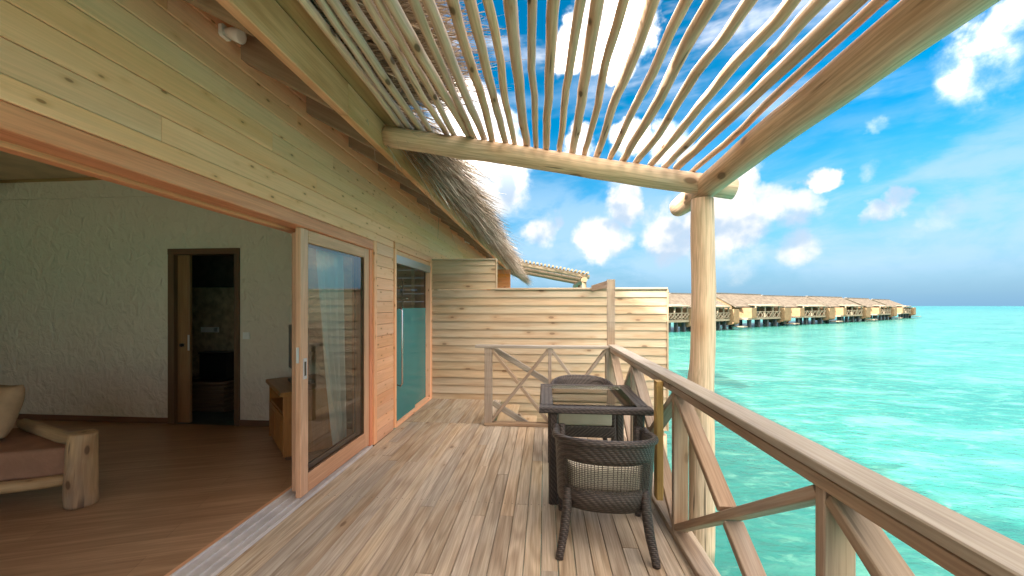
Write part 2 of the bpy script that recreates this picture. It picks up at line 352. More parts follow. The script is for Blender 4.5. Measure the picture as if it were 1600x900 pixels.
def log(name, p0, p1, r0, r1, mat, parent=None, wob=.01, seg=14, sides=12, seed=0, knots=0, wl=2.0, bulge=.05):
    p0, p1 = Vector(p0), Vector(p1); L = (p1 - p0).length; rr = random.Random(seed * 77 + 5)
    ph = [rr.uniform(0, 100) for _ in range(4)]
    kn = [(rr.uniform(-L / 2, L / 2), rr.uniform(0, 6.28)) for _ in range(knots)]
    vs_, fs = [], []
    for i in range(seg + 1):
        u = i / seg; x = (u - .5) * L; env = min(1.0, 4 * u, 4 * (1 - u)) if wob > .012 else 1
        oy = wob * env * (noise.noise((x * wl, ph[0], 0)) * 1.6 + .6 * noise.noise((x * wl * 2.7, ph[1], 3)))
        oz = wob * env * (noise.noise((x * wl, ph[2], 7)) * 1.6 + .6 * noise.noise((x * wl * 2.7, ph[3], 9)))
        r = r0 + (r1 - r0) * u
        for j in range(sides):
            a = 2 * math.pi * j / sides
            q = r * (1 + bulge * noise.noise((x * 5, math.cos(a) * 1.3 + ph[0], math.sin(a) * 1.3)))
            for kx, ka in kn:
                dd_ = ((x - kx) / (.9 * r0)) ** 2 + ((math.atan2(math.sin(a - ka), math.cos(a - ka))) / .5) ** 2
                q += r * .16 * math.exp(-dd_ * 1.4)
            if i in (0, seg): q *= .965
            vs_.append((x, oy + q * math.cos(a), oz + q * math.sin(a)))
    for i in range(seg):
        for j in range(sides):
            k = (j + 1) % sides; fs.append((i * sides + j, i * sides + k, (i + 1) * sides + k, (i + 1) * sides + j))
    fs += [tuple(range(sides - 1, -1, -1)), tuple(range(seg * sides, seg * sides + sides))]
    me = mesh_from(vs_, fs, mat, True)
    n = len(me.polygons); me.polygons[n - 1].use_smooth = False; me.polygons[n - 2].use_smooth = False
    return link(name, me, parent, frame(p0, p1))
def tube_mesh(pts, r, mat, sides=8):
    vs_, fs = [], []; n = len(pts)
    for i, q in enumerate(pts):
        q = Vector(q); tg = (Vector(pts[min(i + 1, n - 1)]) - Vector(pts[max(i - 1, 0)])).normalized()
        al = (Vector(pts[-1]) - Vector(pts[0])); up = Vector((1, 0, 0)) if al.length > 1e-4 and abs(al.normalized().z) > .7 else Vector((0, 0, 1)); a = tg.cross(up).normalized(); b = a.cross(tg)
        ri = r[i] if isinstance(r, (list, tuple)) else r
        for j in range(sides):
            an = 2 * math.pi * j / sides; vs_.append(tuple(q + a * ri * math.cos(an) + b * ri * math.sin(an)))
    for i in range(n - 1):
        for j in range(sides):
            k = (j + 1) % sides; fs.append((i * sides + j, i * sides + k, (i + 1) * sides + k, (i + 1) * sides + j))
    fs += [tuple(range(sides - 1, -1, -1)), tuple(range((n - 1) * sides, n * sides))]
    return mesh_from(vs_, fs, mat, True)
def soft_box(lo, hi, mat, r=.03, puff=0.0, seed=1):
    bm = bmesh.new(); bmesh.ops.create_cube(bm, size=1)
    s = [hi[i] - lo[i] for i in range(3)]; c0 = [(hi[i] + lo[i]) / 2 for i in range(3)]
    for vtx in bm.verts: vtx.co = Vector((vtx.co[i] * s[i] + c0[i] for i in range(3)))
    bmesh.ops.bevel(bm, geom=list(bm.edges) + list(bm.verts), offset=r, segments=3, profile=.6, affect='EDGES')
    bmesh.ops.subdivide_edges(bm, edges=[e for e in bm.edges if e.calc_length() > .12], cuts=4, use_grid_fill=True)
    for vtx in bm.verts:
        q = vtx.co
        if puff:
            ux, uy = (q.x - c0[0]) / (s[0] / 2), (q.y - c0[1]) / (s[1] / 2)
            k = max(0, 1 - ux * ux) * max(0, 1 - uy * uy); q.z += puff * k * (1 if q.z > c0[2] else -.3)
        q += noise.noise_vector(q * 6 + Vector((seed, 0, 0))) * .006
    bmesh.ops.recalc_face_normals(bm, faces=bm.faces)
    me = bpy.data.meshes.new('soft'); bm.to_mesh(me); bm.free(); me.materials.append(MAT[mat])
    me.polygons.foreach_set('use_smooth', [True] * len(me.polygons)); return me
def disc_mesh(R_, mat, n=96):
    rings = [0, 3, 8, 20, 60, 200, 800, 3000, R_]; vs_, fs = [(0, 0, 0)], []
    for r in rings[1:]:
        vs_ += [(r * math.cos(2 * math.pi * i / n), r * math.sin(2 * math.pi * i / n), 0) for i in range(n)]
    for i in range(n): fs.append((0, 1 + i, 1 + (i + 1) % n))
    for k in range(len(rings) - 2):
        for i in range(n):
            a = 1 + k * n + i; b = 1 + k * n + (i + 1) % n; fs.append((a, a + n, b + n, b))
    return mesh_from(vs_, fs, mat)

# ------------------------------------------------------------------ setting: sea and deck
SEA = -2.1
sea = link('sea', disc_mesh(12000, 'sea_water'), None, Matrix.Translation((0, 0, SEA))); tag(sea, 'clear turquoise lagoon reaching to the horizon', kind='structure')

XW = -1.85                                  # outer face of the villa wall
deck = empty('deck', (0, 0, -.03)); tag(deck, 'weathered timber deck of long narrow planks', kind='structure')
def planks_along_y(parent, x0, x1, y0, y1, pitch, z_top, mat, seed, lens=(1.9, 3.6)):
    r = random.Random(seed); x = x0
    while x < x1 - .02:
        wd = min(pitch, x1 - x) - .0035; y = y0 - r.uniform(0, 1.5)
        while y < y1:
            L = r.choice([2.0, 2.6, 3.2, 3.8]); e = min(y + L, y1); s = max(y, y0)
            if y1 - e < .5: e = y1
            if e - s > .05:
                cx = x + wd / 2; zt = z_top + r.uniform(-.0015, .0015)
                bar('plank', (cx, s + .002, zt - .014), (cx, e - .002, zt - .014), wd, .028, mat, parent)
            y = e
        x += pitch
planks_along_y(deck, -1.83, .98, -1.6, 4.84, .1003, 0, 'deck_wood', 3)
block('bounce_platform', (-8.2, -6.0, -.06), (.98, -2.62, -.004), 'deck_wood', deck, axis=0)  # unseen deck extension, added to bounce warm sunlight into the room and shade
block('bounce_platform', (-1.83, 6.22, -.06), (1.2, 13.2, -.004), 'deck_wood', deck, axis=1)  # hidden deck beyond the fence, added against green bounce under the eaves
block('bounce_platform', (-1.83, -2.618, -.06), (.98, -1.602, -.004), 'deck_wood', deck, axis=0)  # unseen strip joining the added platform to the deck, also for warm bounce
planks_along_y(deck, -1.83, -.70, 4.842, 6.10, .1003, 0, 'deck_wood', 5)
for yy in [-1.5, -.4, .7, 1.8, 2.9, 4.0, 4.78]:
    block('joist', (-1.83, yy - .03, -.20), (.96, yy + .03, -.030), 'rail_wood', deck)
sv, sf_ = [], []
for i in range(28):
    for yy in (1.8, 2.9, 4.0, 4.74):
        for dx in (-.028, .028):
            cx = -1.83 + .1003 * i + .0484 + dx; b = len(sv)
            sv += [(cx + .0045 * math.cos(k * 1.0472), yy + .0045 * math.sin(k * 1.0472), .0022) for k in range(6)]; sf_.append(tuple(range(b, b + 6)))
tag(link('screw_heads', mesh_from(sv, sf_, 'screw'), deck), kind='stuff')
block('edge_joist', (.94, -1.6, -.24), (.98, 4.84, -.032), 'rail_wood', deck)
block('edge_joist', (-.72, 4.80, -.24), (.94, 4.84, -.032), 'rail_wood', deck)
for (xx, yy) in [(.75, 1.2), (.75, 4.6), (-1.2, 4.6), (-1.2, 1.2), (-1.2, 5.9)]:
    log('support_pile', (xx, yy, SEA - 1), (xx, yy, -.21), .10, .10, 'log_big', deck, wob=.004, seed=int(xx * 10 + yy * 7))

# ------------------------------------------------------------------ villa
villa = empty('villa', (XW - 2, 3, 0))
tag(villa, 'pine clad villa on the left with thatched eaves and open sliding door', 'villa')
YB, YE = -2.6, 12.6
OPEN0, OPEN1 = -2.4, 4.0                     # sliding door opening, lengthened behind the camera to let in light
SH0, SH1 = 4.62, 6.05                        # shower door opening
wall = block('wall', (XW - .10, YB, 2.29), (XW - .02, YE, 3.16), 'dark_backing', villa)
for (a, b) in [(YB, OPEN0 - .06), (OPEN1 + .06, SH0), (SH1, YE)]:
    block('wall', (XW - .10, a, -.2), (XW - .02, b, 2.289), 'dark_backing', villa)
block('wall', (XW - .10, SH0, 2.21), (XW - .02, SH1, 2.289), 'dark_backing', villa)
r = random.Random(11); pitch = .131
rows = [(-.02 + pitch * i, min(-.02 + pitch * (i + 1), 2.290), True) for i in range(18)] + [(2.2915 + pitch * i, 2.2915 + pitch * (i + 1), False) for i in range(7)]
for (zlo, zhi, low) in rows:
    segs = [(YB, OPEN0 - .06), (OPEN1 + .07, SH0 - .06), (SH1 + .06, YE)] if low else [(YB, YE)]
    for (a, b) in segs:
        y = a
        while y < b - .01:
            L = r.choice([2.4, 3.0, 3.7, 4.4])
            if y == a: L *= r.uniform(.3, 1)
            e = min(y + L, b)
            if b - e < .4: e = b
            zb, zt = zlo + .002, zhi - .001
            bar('plank', (XW - .011, y + .001, (zb + zt) / 2), (XW - .011, e - .001, (zb + zt) / 2), .020, zt - zb, 'pine', wall, bev=.005)
            y = e

# door surround
dfm = block('door_header', (XW - .13, OPEN0 - .06, 2.105), (XW + .006, OPEN1 - .002, 2.20), 'cedar', villa)
block('header_groove', (XW - .20, OPEN0 - .06, 2.085), (XW - .135, OPEN1 - .06, 2.19), 'cedar', villa)
block('door_trim', (XW - .02, OPEN0 - .06, 2.203), (XW + .012, OPEN1 + .065, 2.290), 'pine', villa)
block('door_jamb', (XW - .13, OPEN1 - .05, .0), (XW - .01, OPEN1 - .003, 2.103), 'cedar', villa)
block('door_trim', (XW - .02, OPEN1, .0), (XW + .014, OPEN1 + .068, 2.201), 'pine', villa)
tr = block('door_track', (XW - .215, OPEN0, -.02), (XW + .02, OPEN1 - .05, .006), 'alu', villa)
for xx in (-.20, -.125, -.05, .012):
    block('track_rib', (XW + xx - .006, OPEN0, .0065), (XW + xx + .006, OPEN1 - .052, .020), 'alu', tr)
block('threshold_strip', (XW - .25, OPEN0, -.02), (XW - .217, OPEN1 - .05, .012), 'door_wood', villa)

def sliding_panel(x, y0, y1, wd=.095, th=.045, glass='clear_glass'):
    g = empty('sliding_door', (x, (y0 + y1) / 2, 0), 0, villa)
    z0, z1 = .022, 2.102
    block('stile', (x - th / 2, y0, z0), (x + th / 2, y0 + wd, z1), 'door_wood', g)
    block('stile', (x - th / 2, y1 - wd, z0), (x + th / 2, y1, z1), 'door_wood', g)
    block('rail', (x - th / 2, y0 + wd + .001, z0), (x + th / 2, y1 - wd - .001, z0 + .15), 'door_wood', g)
    block('rail', (x - th / 2, y0 + wd + .001, z1 - .10), (x + th / 2, y1 - wd - .001, z1), 'door_wood', g)
    link('pane', mesh_from([(0, y0 + wd, z0 + .15), (0, y1 - wd, z0 + .15), (0, y1 - wd, z1 - .10), (0, y0 + wd, z1 - .10)], [(0, 1, 2, 3)], glass), g, Matrix.Translation((x, 0, 0)))
    for (ya, yb, za, zb) in [(y0 + wd, y0 + wd + .010, z0 + .152, z1 - .102), (y1 - wd - .010, y1 - wd, z0 + .152, z1 - .102)]:
        block('glazing_bead', (x + .004, ya, za), (x + .016, yb, zb), 'dark_frame', g)
    block('glazing_bead', (x + .004, y0 + wd + .011, z0 + .1505), (x + .016, y1 - wd - .011, z0 + .160), 'dark_frame', g)
    return g
g = sliding_panel(XW - .045, 2.80, 3.945)
h = block('handle', (XW - .0225, 2.826, .93), (XW - .017, 2.870, 1.09), 'alu', g)
block('handle_recess', (XW - .0165, 2.836, .955), (XW - .0155, 2.860, 1.065), 'dark_backing', g)
block('lock', (XW - .055, 2.792, 1.06), (XW - .035, 2.799, 1.18), 'steel_matt', g)
sliding_panel(XW - .145, 2.90, 3.96, glass='window_glass')

# shower door
sh = empty('shower_door', (XW, 5.3, 0), 0, villa)
block('frame', (XW - .07, SH0 - .055, 0), (XW + .016, SH0, 2.20), 'pine', sh)
block('frame', (XW - .07, SH1 - .02, 0), (XW + .016, SH1 + .055, 2.20), 'pine', sh)
block('frame', (XW - .07, SH0 - .055, 2.202), (XW + .018, SH1 + .055, 2.285), 'pine', sh)
block('sill', (XW - .12, SH0 + .001, -.01), (XW + .02, SH1 - .021, .035), 'pine', sh)
block('header_box', (XW - .06, SH0 + .001, 2.035), (XW + .010, SH1 - .022, 2.14), 'steel_matt', sh)
block('header_board', (XW - .07, SH0 + .001, 2.142), (XW - .01, SH1 - .022, 2.20), 'pine', sh)
YM = 5.36
for k, (ya, yb, dx) in enumerate([(SH0 + .002, YM + .03, 0.0), (YM, SH1 - .025, -.045)]):
    x = XW - .02 + dx
    def q(z0, z1, mt): return mesh_from([(0, ya, z0), (0, yb, z0), (0, yb, z1), (0, ya, z1)], [(0, 1, 2, 3)], mt)
    link('frosted_pane', q(.04, 1.47, 'frosted_glass'), sh, Matrix.Translation((x, 0, 0)))
    link('pane', q(1.472, 2.034, 'shower_glass'), sh, Matrix.Translation((x, 0, 0)))
hp = [(XW - .018, 4.72, 1.46), (XW + .02, 4.72, 1.475), (XW + .045, 4.72, 1.44), (XW + .045, 4.72, .52), (XW + .02, 4.72, .485), (XW - .018, 4.72, .50)]
link('handle', tube_mesh(hp, .013, 'steel', 10), sh)
# shower room behind the glass
for i in range(17):
    block('shower_wall_plank', (-3.55, 4.60 + .001, .131 * i), (-3.53, 6.2, .131 * i + .128), 'pine', villa)
    block('shower_wall_plank', (-3.53, 6.2, .131 * i), (XW - .11, 6.22, .131 * i + .128), 'pine', villa)
block('shower_floor', (-3.55, 4.6, -.05), (XW - .12, 6.2, -.001), 'bath_floor', villa)
block('shower_ceiling', (-3.55, 4.6, 2.30), (XW - .10, 6.2, 2.33), 'ceiling_board', villa)
hd = empty('hand_shower', (-2.3, 6.15, 1.6)); tag(hd, 'chrome hand shower hanging behind the shower glass', 'shower')
link('riser_pipe', tube_mesh([(-2.35, 6.17, .9), (-2.35, 6.17, 1.95)], .009, 'steel'), hd)
link('hose', tube_mesh([(-2.33, 6.12, 1.70), (-2.32, 6.11, 1.4), (-2.36, 6.12, 1.05), (-2.40, 6.15, .95)], .007, 'steel'), hd)
link('shower_head', tube_mesh([(-2.35, 6.13, 1.68), (-2.35, 6.08, 1.80), (-2.35, 6.04, 1.83)], [.012, .014, .045], 'steel', 12), hd)
link('mixer_tap', tube_mesh([(-2.45, 6.15, 1.62), (-2.25, 6.15, 1.62)], .022, 'steel', 12), hd)

# eaves: beam, rafters, soffit, roof
XF = -1.20; SL = .55
block('eaves_beam', (XF - .055, YB, 2.665), (XF, 2.25, 2.865), 'beam_wood', villa)
block('eaves_beam', (XF - .055, 2.253, 2.665), (XF, 6.9, 2.865), 'beam_wood', villa)
block('eaves_beam', (XF - .055, 6.903, 2.665), (XF, YE, 2.865), 'beam_wood', villa)
bar('batten_board', (XF + .045, YB, 2.905), (XF + .045, YE, 2.905), .12, .02, 'soffit_wood', villa, up=(-.42, 0, 1))
k = 0; y = -1.0
while y < YE - .1:
    bar('rafter', (XF - .057, y, 2.77), (XW - .30, y, 2.77 + (XF - .057 - XW + .30) * SL), .065, .16, 'rafter_wood', villa, up=(0, 0, 1)); y += .645
for i in range(8):
    xa = XF + .0 - i * .085; xc = xa - .042; zc = 2.870 + (XF - xc) * SL + .01
    bar('soffit_board', (xc, YB, zc), (xc, YE, zc), .094, .018, 'soffit_wood', villa, up=(SL, 0, 1))
def roof_strip(x0, x1, th, mat, name):
    za, zb = 2.915 + (XF - x0) * SL, 2.915 + (XF - x1) * SL
    vs_ = [(x0, YB, za), (x1, YB, zb), (x1, YB, zb + th), (x0, YB, za + th * .5), (x0, YE, za), (x1, YE, zb), (x1, YE, zb + th), (x0, YE, za + th * .5)]
    return link(name, mesh_from(vs_, [(0, 1, 2, 3), (4, 5, 6, 7), (0, 1, 5, 4), (1, 2, 6, 5), (2, 3, 7, 6), (3, 0, 4, 7)], mat), villa)
roof = roof_strip(XF + .02, -6.2, .20, 'thatch_under', 'roof')
za = 2.915 + (XF + 6.2) * SL
vs_ = [(-6.2, YB, za), (-11, YB, za - 4.8 * SL), (-11, YB, za - 4.8 * SL + .2), (-6.2, YB, za + .2), (-6.2, YE, za), (-11, YE, za - 4.8 * SL), (-11, YE, za - 4.8 * SL + .2), (-6.2, YE, za + .2)]
link('roof', mesh_from(vs_, [(0, 1, 2, 3), (4, 5, 6, 7), (0, 1, 5, 4), (1, 2, 6, 5), (2, 3, 7, 6), (3, 0, 4, 7)], 'thatch_under'), villa)

def strands(specs, mat):
    vs_, fs, tone = [], [], []
    for (p, dr, L, wd, droop, side, tn) in specs:
        b = len(vs_); n = 3
        for i in range(n + 1):
            u = i / n; q = p + dr * (L * u) + Vector((0, 0, -droop * u * u * L)); ww = wd * (1 - .75 * u) * .5
            vs_ += [tuple(q - side * ww), tuple(q + side * ww)]
        for i in range(n):
            fs.append((b + 2 * i, b + 2 * i + 1, b + 2 * i + 3, b + 2 * i + 2)); tone.append(tn)
    me = bpy.data.meshes.new('strands'); me.from_pydata(vs_, [], fs); me.materials.append(MAT[mat])
    at = me.attributes.new('tone', 'FLOAT', 'FACE'); at.data.foreach_set('value', tone); me.update(); return me
r = random.Random(21); sp = []
def add_strand(y, x0, z0, reach, slope, droop, spread, wd, sn=.14):
    yaw_ = r.gauss(0, spread); dr = Vector((math.cos(yaw_), math.sin(yaw_), -slope + r.gauss(0, sn))).normalized()
    side = Vector((r.uniform(-.4, .4), 1, r.uniform(-.6, .6))); side = (side - dr * side.dot(dr)).normalized()
    sp.append((Vector((x0, y, z0)), dr, reach, wd, droop, side, min(1, max(0, r.gauss(.42, .34)))))
def eave(y0, y1, n, flat):
    for _ in range(n):
        y = r.uniform(y0, y1); lay = r.random()
        cl_ = noise.noise((y * 3.1, 5, lay * 2)) * .09 + noise.noise((y * 11, 2, 0)) * .05
        x0 = XF - .05 - .45 * r.random() ** 2; z0 = 2.935 + (XF - x0) * SL + lay * .20
        if flat:
            reach = (XF - x0) + .50 + cl_ + r.gauss(0, .10) + .10 * lay
            add_strand(y, x0, z0 + .03, max(.2, reach), .06 + .40 * (XF - x0), .02 * r.random(), .20, r.uniform(.008, .016), .05)
        else:
            reach = (XF - x0) + .42 + cl_ * 1.5 + r.gauss(0, .10) + .05 * lay
            add_strand(y, x0, z0, max(.25, reach), .50 - .25 * lay * r.random(), .34 * r.random() ** 2 + .10, .42, r.uniform(.010, .022))
eave(-1.6, 2.78, 6500, True)
for _ in range(1700):                         # longer loose stalks over the pergola
    y = r.uniform(.3, 2.75); add_strand(y, XF + r.uniform(-.1, .35), 2.96 + r.uniform(0, .14), r.uniform(.40, .75), r.gauss(-.06, .05), .03, .5, r.uniform(.005, .011), .05)
eave(3.02, 7.0, 5900, False); eave(7.0, YE, 4400, False)
th = link('thatch', strands(sp, 'thatch'), roof); tag(th, kind='stuff')

# ------------------------------------------------------------------ room inside
block('floor', (-7.6, -2.5, -.06), (XW - .252, 4.5, .001), 'laminate', villa, axis=1)
def wallpanel(name, x0, x1, z0, z1, mat='stucco', y=4.5, th=.1): return block(name, (x0, y, z0), (x1, y + th, z1), mat, villa, axis=0)
BX0, BX1 = -4.69, -3.875
wallpanel('room_wall', -7.6, BX0 - .07, -.05, 3.3); wallpanel('room_wall', BX1 + .05, XW - .16, -.05, 3.3); wallpanel('room_wall', BX0 - .0699, BX1 + .0499, 2.225, 3.3)
block('room_wall', (-7.7, -2.5, -.05), (-7.6, 4.5, 3.9), 'stucco', villa); 
for (a, b, z0, z1) in [(-7.6, -7.0, -.05, 3.9), (-2.6, XW - .1, -.05, 3.9), (-6.9999, -2.6001, 2.35, 3.9)]:
    block('room_wall', (a, -2.6, z0), (b, -2.5, z1), 'stucco', villa, axis=0)
wn = empty('added_back_window', (-4.8, -2.55, 0), 0, villa)                       # unseen glazed wall, added at the other end to brighten the room
for xx in (-6.96, -5.52, -4.08, -2.64): block('mullion', (xx - .03, -2.58, .0), (xx + .03, -2.52, 2.345), 'door_wood', wn)
for k in range(3): link('pane', mesh_from([(-6.93 + 1.44 * k, -2.55, .0), (-5.55 + 1.44 * k, -2.55, .0), (-5.55 + 1.44 * k, -2.55, 2.345), (-6.93 + 1.44 * k, -2.55, 2.345)], [(0, 1, 2, 3)], 'window_glass'), wn)
block('ceiling', (-7.6, -2.5, 3.16), (XW - .11, 4.5, 3.20), 'ceiling_board', villa)
block('cornice', (-7.6, 4.47, 2.90), (XW - .2, 4.499, 3.158), 'stucco', villa)
block('cornice', (-7.6, 4.46, 3.12), (XW - .2, 4.469, 3.158), 'soffit_wood', villa)
for (a, b) in [(-7.6, BX0 - .071), (BX1 + .051, XW - .2)]:
    block('skirting', (a, 4.485, .002), (b, 4.499, .075), 'skirting_wood', villa)
bd = empty('bathroom_door', ((BX0 + BX1) / 2, 4.5, 0), 0, villa)
block('frame', (BX0 - .085, 4.475, .0), (BX0, 4.61, 2.15), 'dark_frame', bd); block('frame', (BX1, 4.475, .0), (BX1 + .065, 4.61, 2.15), 'dark_frame', bd)
block('frame', (BX0 - .085, 4.475, 2.151), (BX1 + .065, 4.61, 2.225), 'dark_frame', bd)
lf = block('leaf', (BX0 - .25, 4.53, .01), (BX0 + .165, 4.57, 2.149), 'leaf_wood', bd)
link('knob', tube_mesh([(BX0 + .07, 4.50, 1.0), (BX0 + .07, 4.53, 1.0)], .022, 'black_plastic', 10), lf)
block('latch_plate', (BX0 + .140, 4.527, .93), (BX0 + .164, 4.5295, 1.13), 'steel_matt', lf)
# bathroom
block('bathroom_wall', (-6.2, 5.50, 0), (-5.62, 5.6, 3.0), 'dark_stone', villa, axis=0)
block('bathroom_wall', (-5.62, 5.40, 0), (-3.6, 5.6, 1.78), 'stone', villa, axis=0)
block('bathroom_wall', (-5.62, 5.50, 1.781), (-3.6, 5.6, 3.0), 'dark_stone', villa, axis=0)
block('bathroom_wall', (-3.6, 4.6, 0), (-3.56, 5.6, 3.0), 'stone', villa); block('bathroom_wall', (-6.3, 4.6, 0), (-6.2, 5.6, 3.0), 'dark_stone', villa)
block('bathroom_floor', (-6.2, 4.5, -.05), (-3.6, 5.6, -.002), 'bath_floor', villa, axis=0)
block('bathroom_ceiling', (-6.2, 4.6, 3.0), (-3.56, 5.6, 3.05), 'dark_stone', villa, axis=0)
fp = empty('wall_plate', (-5.05, 5.40, 1.13)); tag(fp, 'white switch plate on the stone bathroom wall', 'switch plate')
block('plate', (-5.20, 5.388, 1.10), (-4.91, 5.399, 1.18), 'white_plastic', fp, axis=0); block('button', (-4.98, 5.382, 1.11), (-4.925, 5.3875, 1.17), 'steel_matt', fp, axis=0)
bn = empty('bin', (-4.78, 5.28, .43)); tag(bn, 'black box standing on the woven basket in the bathroom', 'box')
block('body', (-5.0, 5.16, .432), (-4.58, 5.38, .80), 'black_plastic', bn, axis=0, bev=.02); block('lid', (-5.01, 5.15, .801), (-4.57, 5.39, .825), 'black_plastic', bn, axis=0)
bk = empty('basket', (-4.95, 5.2, 0)); tag(bk, 'woven brown basket on the bathroom floor', 'basket')
block('body', (-5.22, 5.02, .001), (-4.50, 5.385, .40), 'basket_weave', bk, axis=0, bev=.03)
link('rim', tube_mesh([(-5.24, 5.0, .415), (-4.48, 5.0, .415), (-4.48, 5.39, .415), (-5.24, 5.39, .415), (-5.24, 5.0, .415)], .02, 'basket_weave'), bk)
for zz in (.06, .12, .18, .24, .30, .36):
    link('strand', tube_mesh([(-5.225, 5.015, zz), (-4.495, 5.015, zz), (-4.495, 5.3, zz)], .014, 'basket_weave', 6), bk)
ls = empty('light_switch', (-3.72, 4.5, 1.13)); tag(ls, 'white light switch on the stucco wall beside the bathroom door', 'light switch')
block('plate', (-3.765, 4.488, 1.085), (-3.68, 4.4995, 1.17), 'white_plastic', ls, axis=0); block('rocker', (-3.75, 4.482, 1.10), (-3.695, 4.4875, 1.155), 'white_plastic', ls, axis=0)
# chrome spot on the ceiling
sp_ = empty('ceiling_spotlight', (-6.95, 4.2, 3.1)); tag(sp_, 'small chrome spotlight under the room ceiling', 'spotlight')
link('mount', tube_mesh([(-7.1, 4.3, 3.159), (-7.1, 4.3, 3.12)], .05, 'steel', 14), sp_)
link('lamp_head', tube_mesh([(-7.12, 4.3, 3.12), (-7.0, 4.22, 3.06), (-6.93, 4.18, 3.03)], [.03, .05, .055], 'steel', 14), sp_)

# corner cabinet with television
cb = empty('television_cabinet', (-2.62, 3.98, 0), R(-45)); tag(cb, 'orange wooden corner cabinet with open shelf behind the sliding door', 'cabinet')
def cbl(name, lo, hi, mat, par=None, axis=None):
    s = [hi[i] - lo[i] for i in range(3)]; ax = s.index(max(s)) if axis is None else axis; c0 = [(hi[i] + lo[i]) / 2 for i in range(3)]
    p0, p1 = list(c0), list(c0); p0[ax] = lo[ax]; p1[ax] = hi[ax]
    if ax == 2: M = frame(p0, p1, (1, 0, 0)); me = box_mesh(s[2], s[1], s[0], mat)
    else: M = frame(p0, p1); me = box_mesh(s[ax], s[1] if ax == 0 else s[0], s[2], mat)
    par = par or cb; return link(name, me, par, WM[cb.name] @ M)
cbl('top', (-.46, -.30, .63), (.46, .24, .67), 'cabinet_wood')
cbl('side_panel', (-.43, -.27, .04), (-.39, .22, .629), 'cabinet_wood'); cbl('side_panel', (.39, -.27, .04), (.43, .22, .629), 'cabinet_wood')
cbl('shelf', (-.389, -.26, .43), (.389, .20, .455), 'cabinet_wood'); cbl('base', (-.389, -.26, .04), (.389, .20, .07), 'cabinet_wood')
cbl('back_panel', (-.389, .201, .04), (.389, .22, .629), 'cabinet_wood', axis=0)
for a in (-.387, .002):
    dr_ = cbl('door', (a, -.27, .071), (a + .385, -.25, .429), 'cabinet_wood', axis=2); cbl('panel', (a + .06, -.275, .13), (a + .325, -.2705, .37), 'cabinet_wood', dr_, axis=2)
cbl('plinth', (-.40, -.24, .001), (.40, .18, .039), 'dark_frame')
tv = empty('television', (-2.62, 3.98, .672), R(-45)); tag(tv, 'flat black television standing on the corner cabinet', 'television')
M0 = WM[tv.name]
link('screen', box_mesh(.80, .04, .50, 'black_plastic'), tv, M0 @ Matrix.Translation((-.06, -.05, .36))); link('stand', box_mesh(.34, .2, .03, 'black_plastic'), tv, M0 @ Matrix.Translation((0, -.03, .0155)))
link('neck', box_mesh(.10, .03, .08, 'black_plastic'), tv, M0 @ Matrix.Translation((0, -.03, .07)))

# sofa
sf = empty('sofa', (-4.2, 2.6, 0)); tag(sf, 'rustic log sofa with brown cushions at the left edge of the room', 'sofa')
log('post', (-3.50, 2.60, .001), (-3.47, 2.62, .545), .092, .080, 'sofa_log', sf, wob=.010, seg=22, sides=20, seed=4, knots=3, bulge=.12)
log('front_rail', (-3.56, 2.59, .20), (-5.4, 1.72, .17), .042, .05, 'sofa_log', sf, wob=.008, seg=16, seed=8)
log('armrest', (-3.55, 2.64, .47), (-4.55, 2.98, .46), .048, .044, 'sofa_log', sf, wob=.010, seg=14, seed=9, bulge=.15)
log('post', (-5.45, 1.70, .001), (-5.44, 1.72, .565), .11, .10, 'sofa_log', sf, wob=.012, seg=18, sides=16, seed=14, knots=2, bulge=.12)
def prism(pts, z0, z1, mat, r_=.03):
    bm = bmesh.new(); vv = [bm.verts.new((a, b, z0)) for a, b in pts]; f = bm.faces.new(vv)
    ex = bmesh.ops.extrude_face_region(bm, geom=[f]); bmesh.ops.translate(bm, verts=[e for e in ex['geom'] if isinstance(e, bmesh.types.BMVert)], vec=(0, 0, z1 - z0))
    bmesh.ops.bevel(bm, geom=list(bm.edges), offset=r_, segments=3, profile=.6, affect='EDGES'); bmesh.ops.recalc_face_normals(bm, faces=bm.faces)
    me = bpy.data.meshes.new('prism'); bm.to_mesh(me); bm.free(); me.materials.append(MAT[mat]); me.polygons.foreach_set('use_smooth', [True] * len(me.polygons)); return me
link('seat_cushion', prism([(-3.575, 2.60), (-3.62, 2.68), (-4.6, 3.02), (-5.9, 2.42), (-5.45, 1.82)], .215, .43, 'sofa_cloth', .035), sf)
link('backrest', prism([(-4.95, 2.87), (-4.88, 3.0), (-5.95, 2.55), (-5.9, 2.42)], .15, .62, 'sofa_cloth', .04), sf)
pl = bmesh.new(); bmesh.ops.create_grid(pl, x_segments=14, y_segments=14, size=.5)
bot = bmesh.ops.duplicate(pl, geom=list(pl.verts) + list(pl.edges) + list(pl.faces))
top_v = [vtx for vtx in pl.verts if vtx not in set(e for e in bot['geom'] if isinstance(e, bmesh.types.BMVert))]
ts = set(top_v)
for vtx in pl.verts:
    ux, uy = vtx.co.x * 2, vtx.co.y * 2; k = max(0, (1 - ux ** 4) * (1 - uy ** 4)) ** .55
    pinch = 1 - .07 * ((1 - ux * ux) * abs(uy) ** 3 + (1 - uy * uy) * abs(ux) ** 3)
    vtx.co = Vector((vtx.co.x * .46 * pinch, vtx.co.y * .44 * pinch, (.085 if vtx in ts else -.085) * k))
bmesh.ops.remove_doubles(pl, verts=pl.verts, dist=.0005); bmesh.ops.recalc_face_normals(pl, faces=pl.faces)
me = bpy.data.meshes.new('pillow'); pl.to_mesh(me); pl.free(); me.materials.append(MAT['pillow_cloth']); me.polygons.foreach_set('use_smooth', [True] * len(me.polygons))
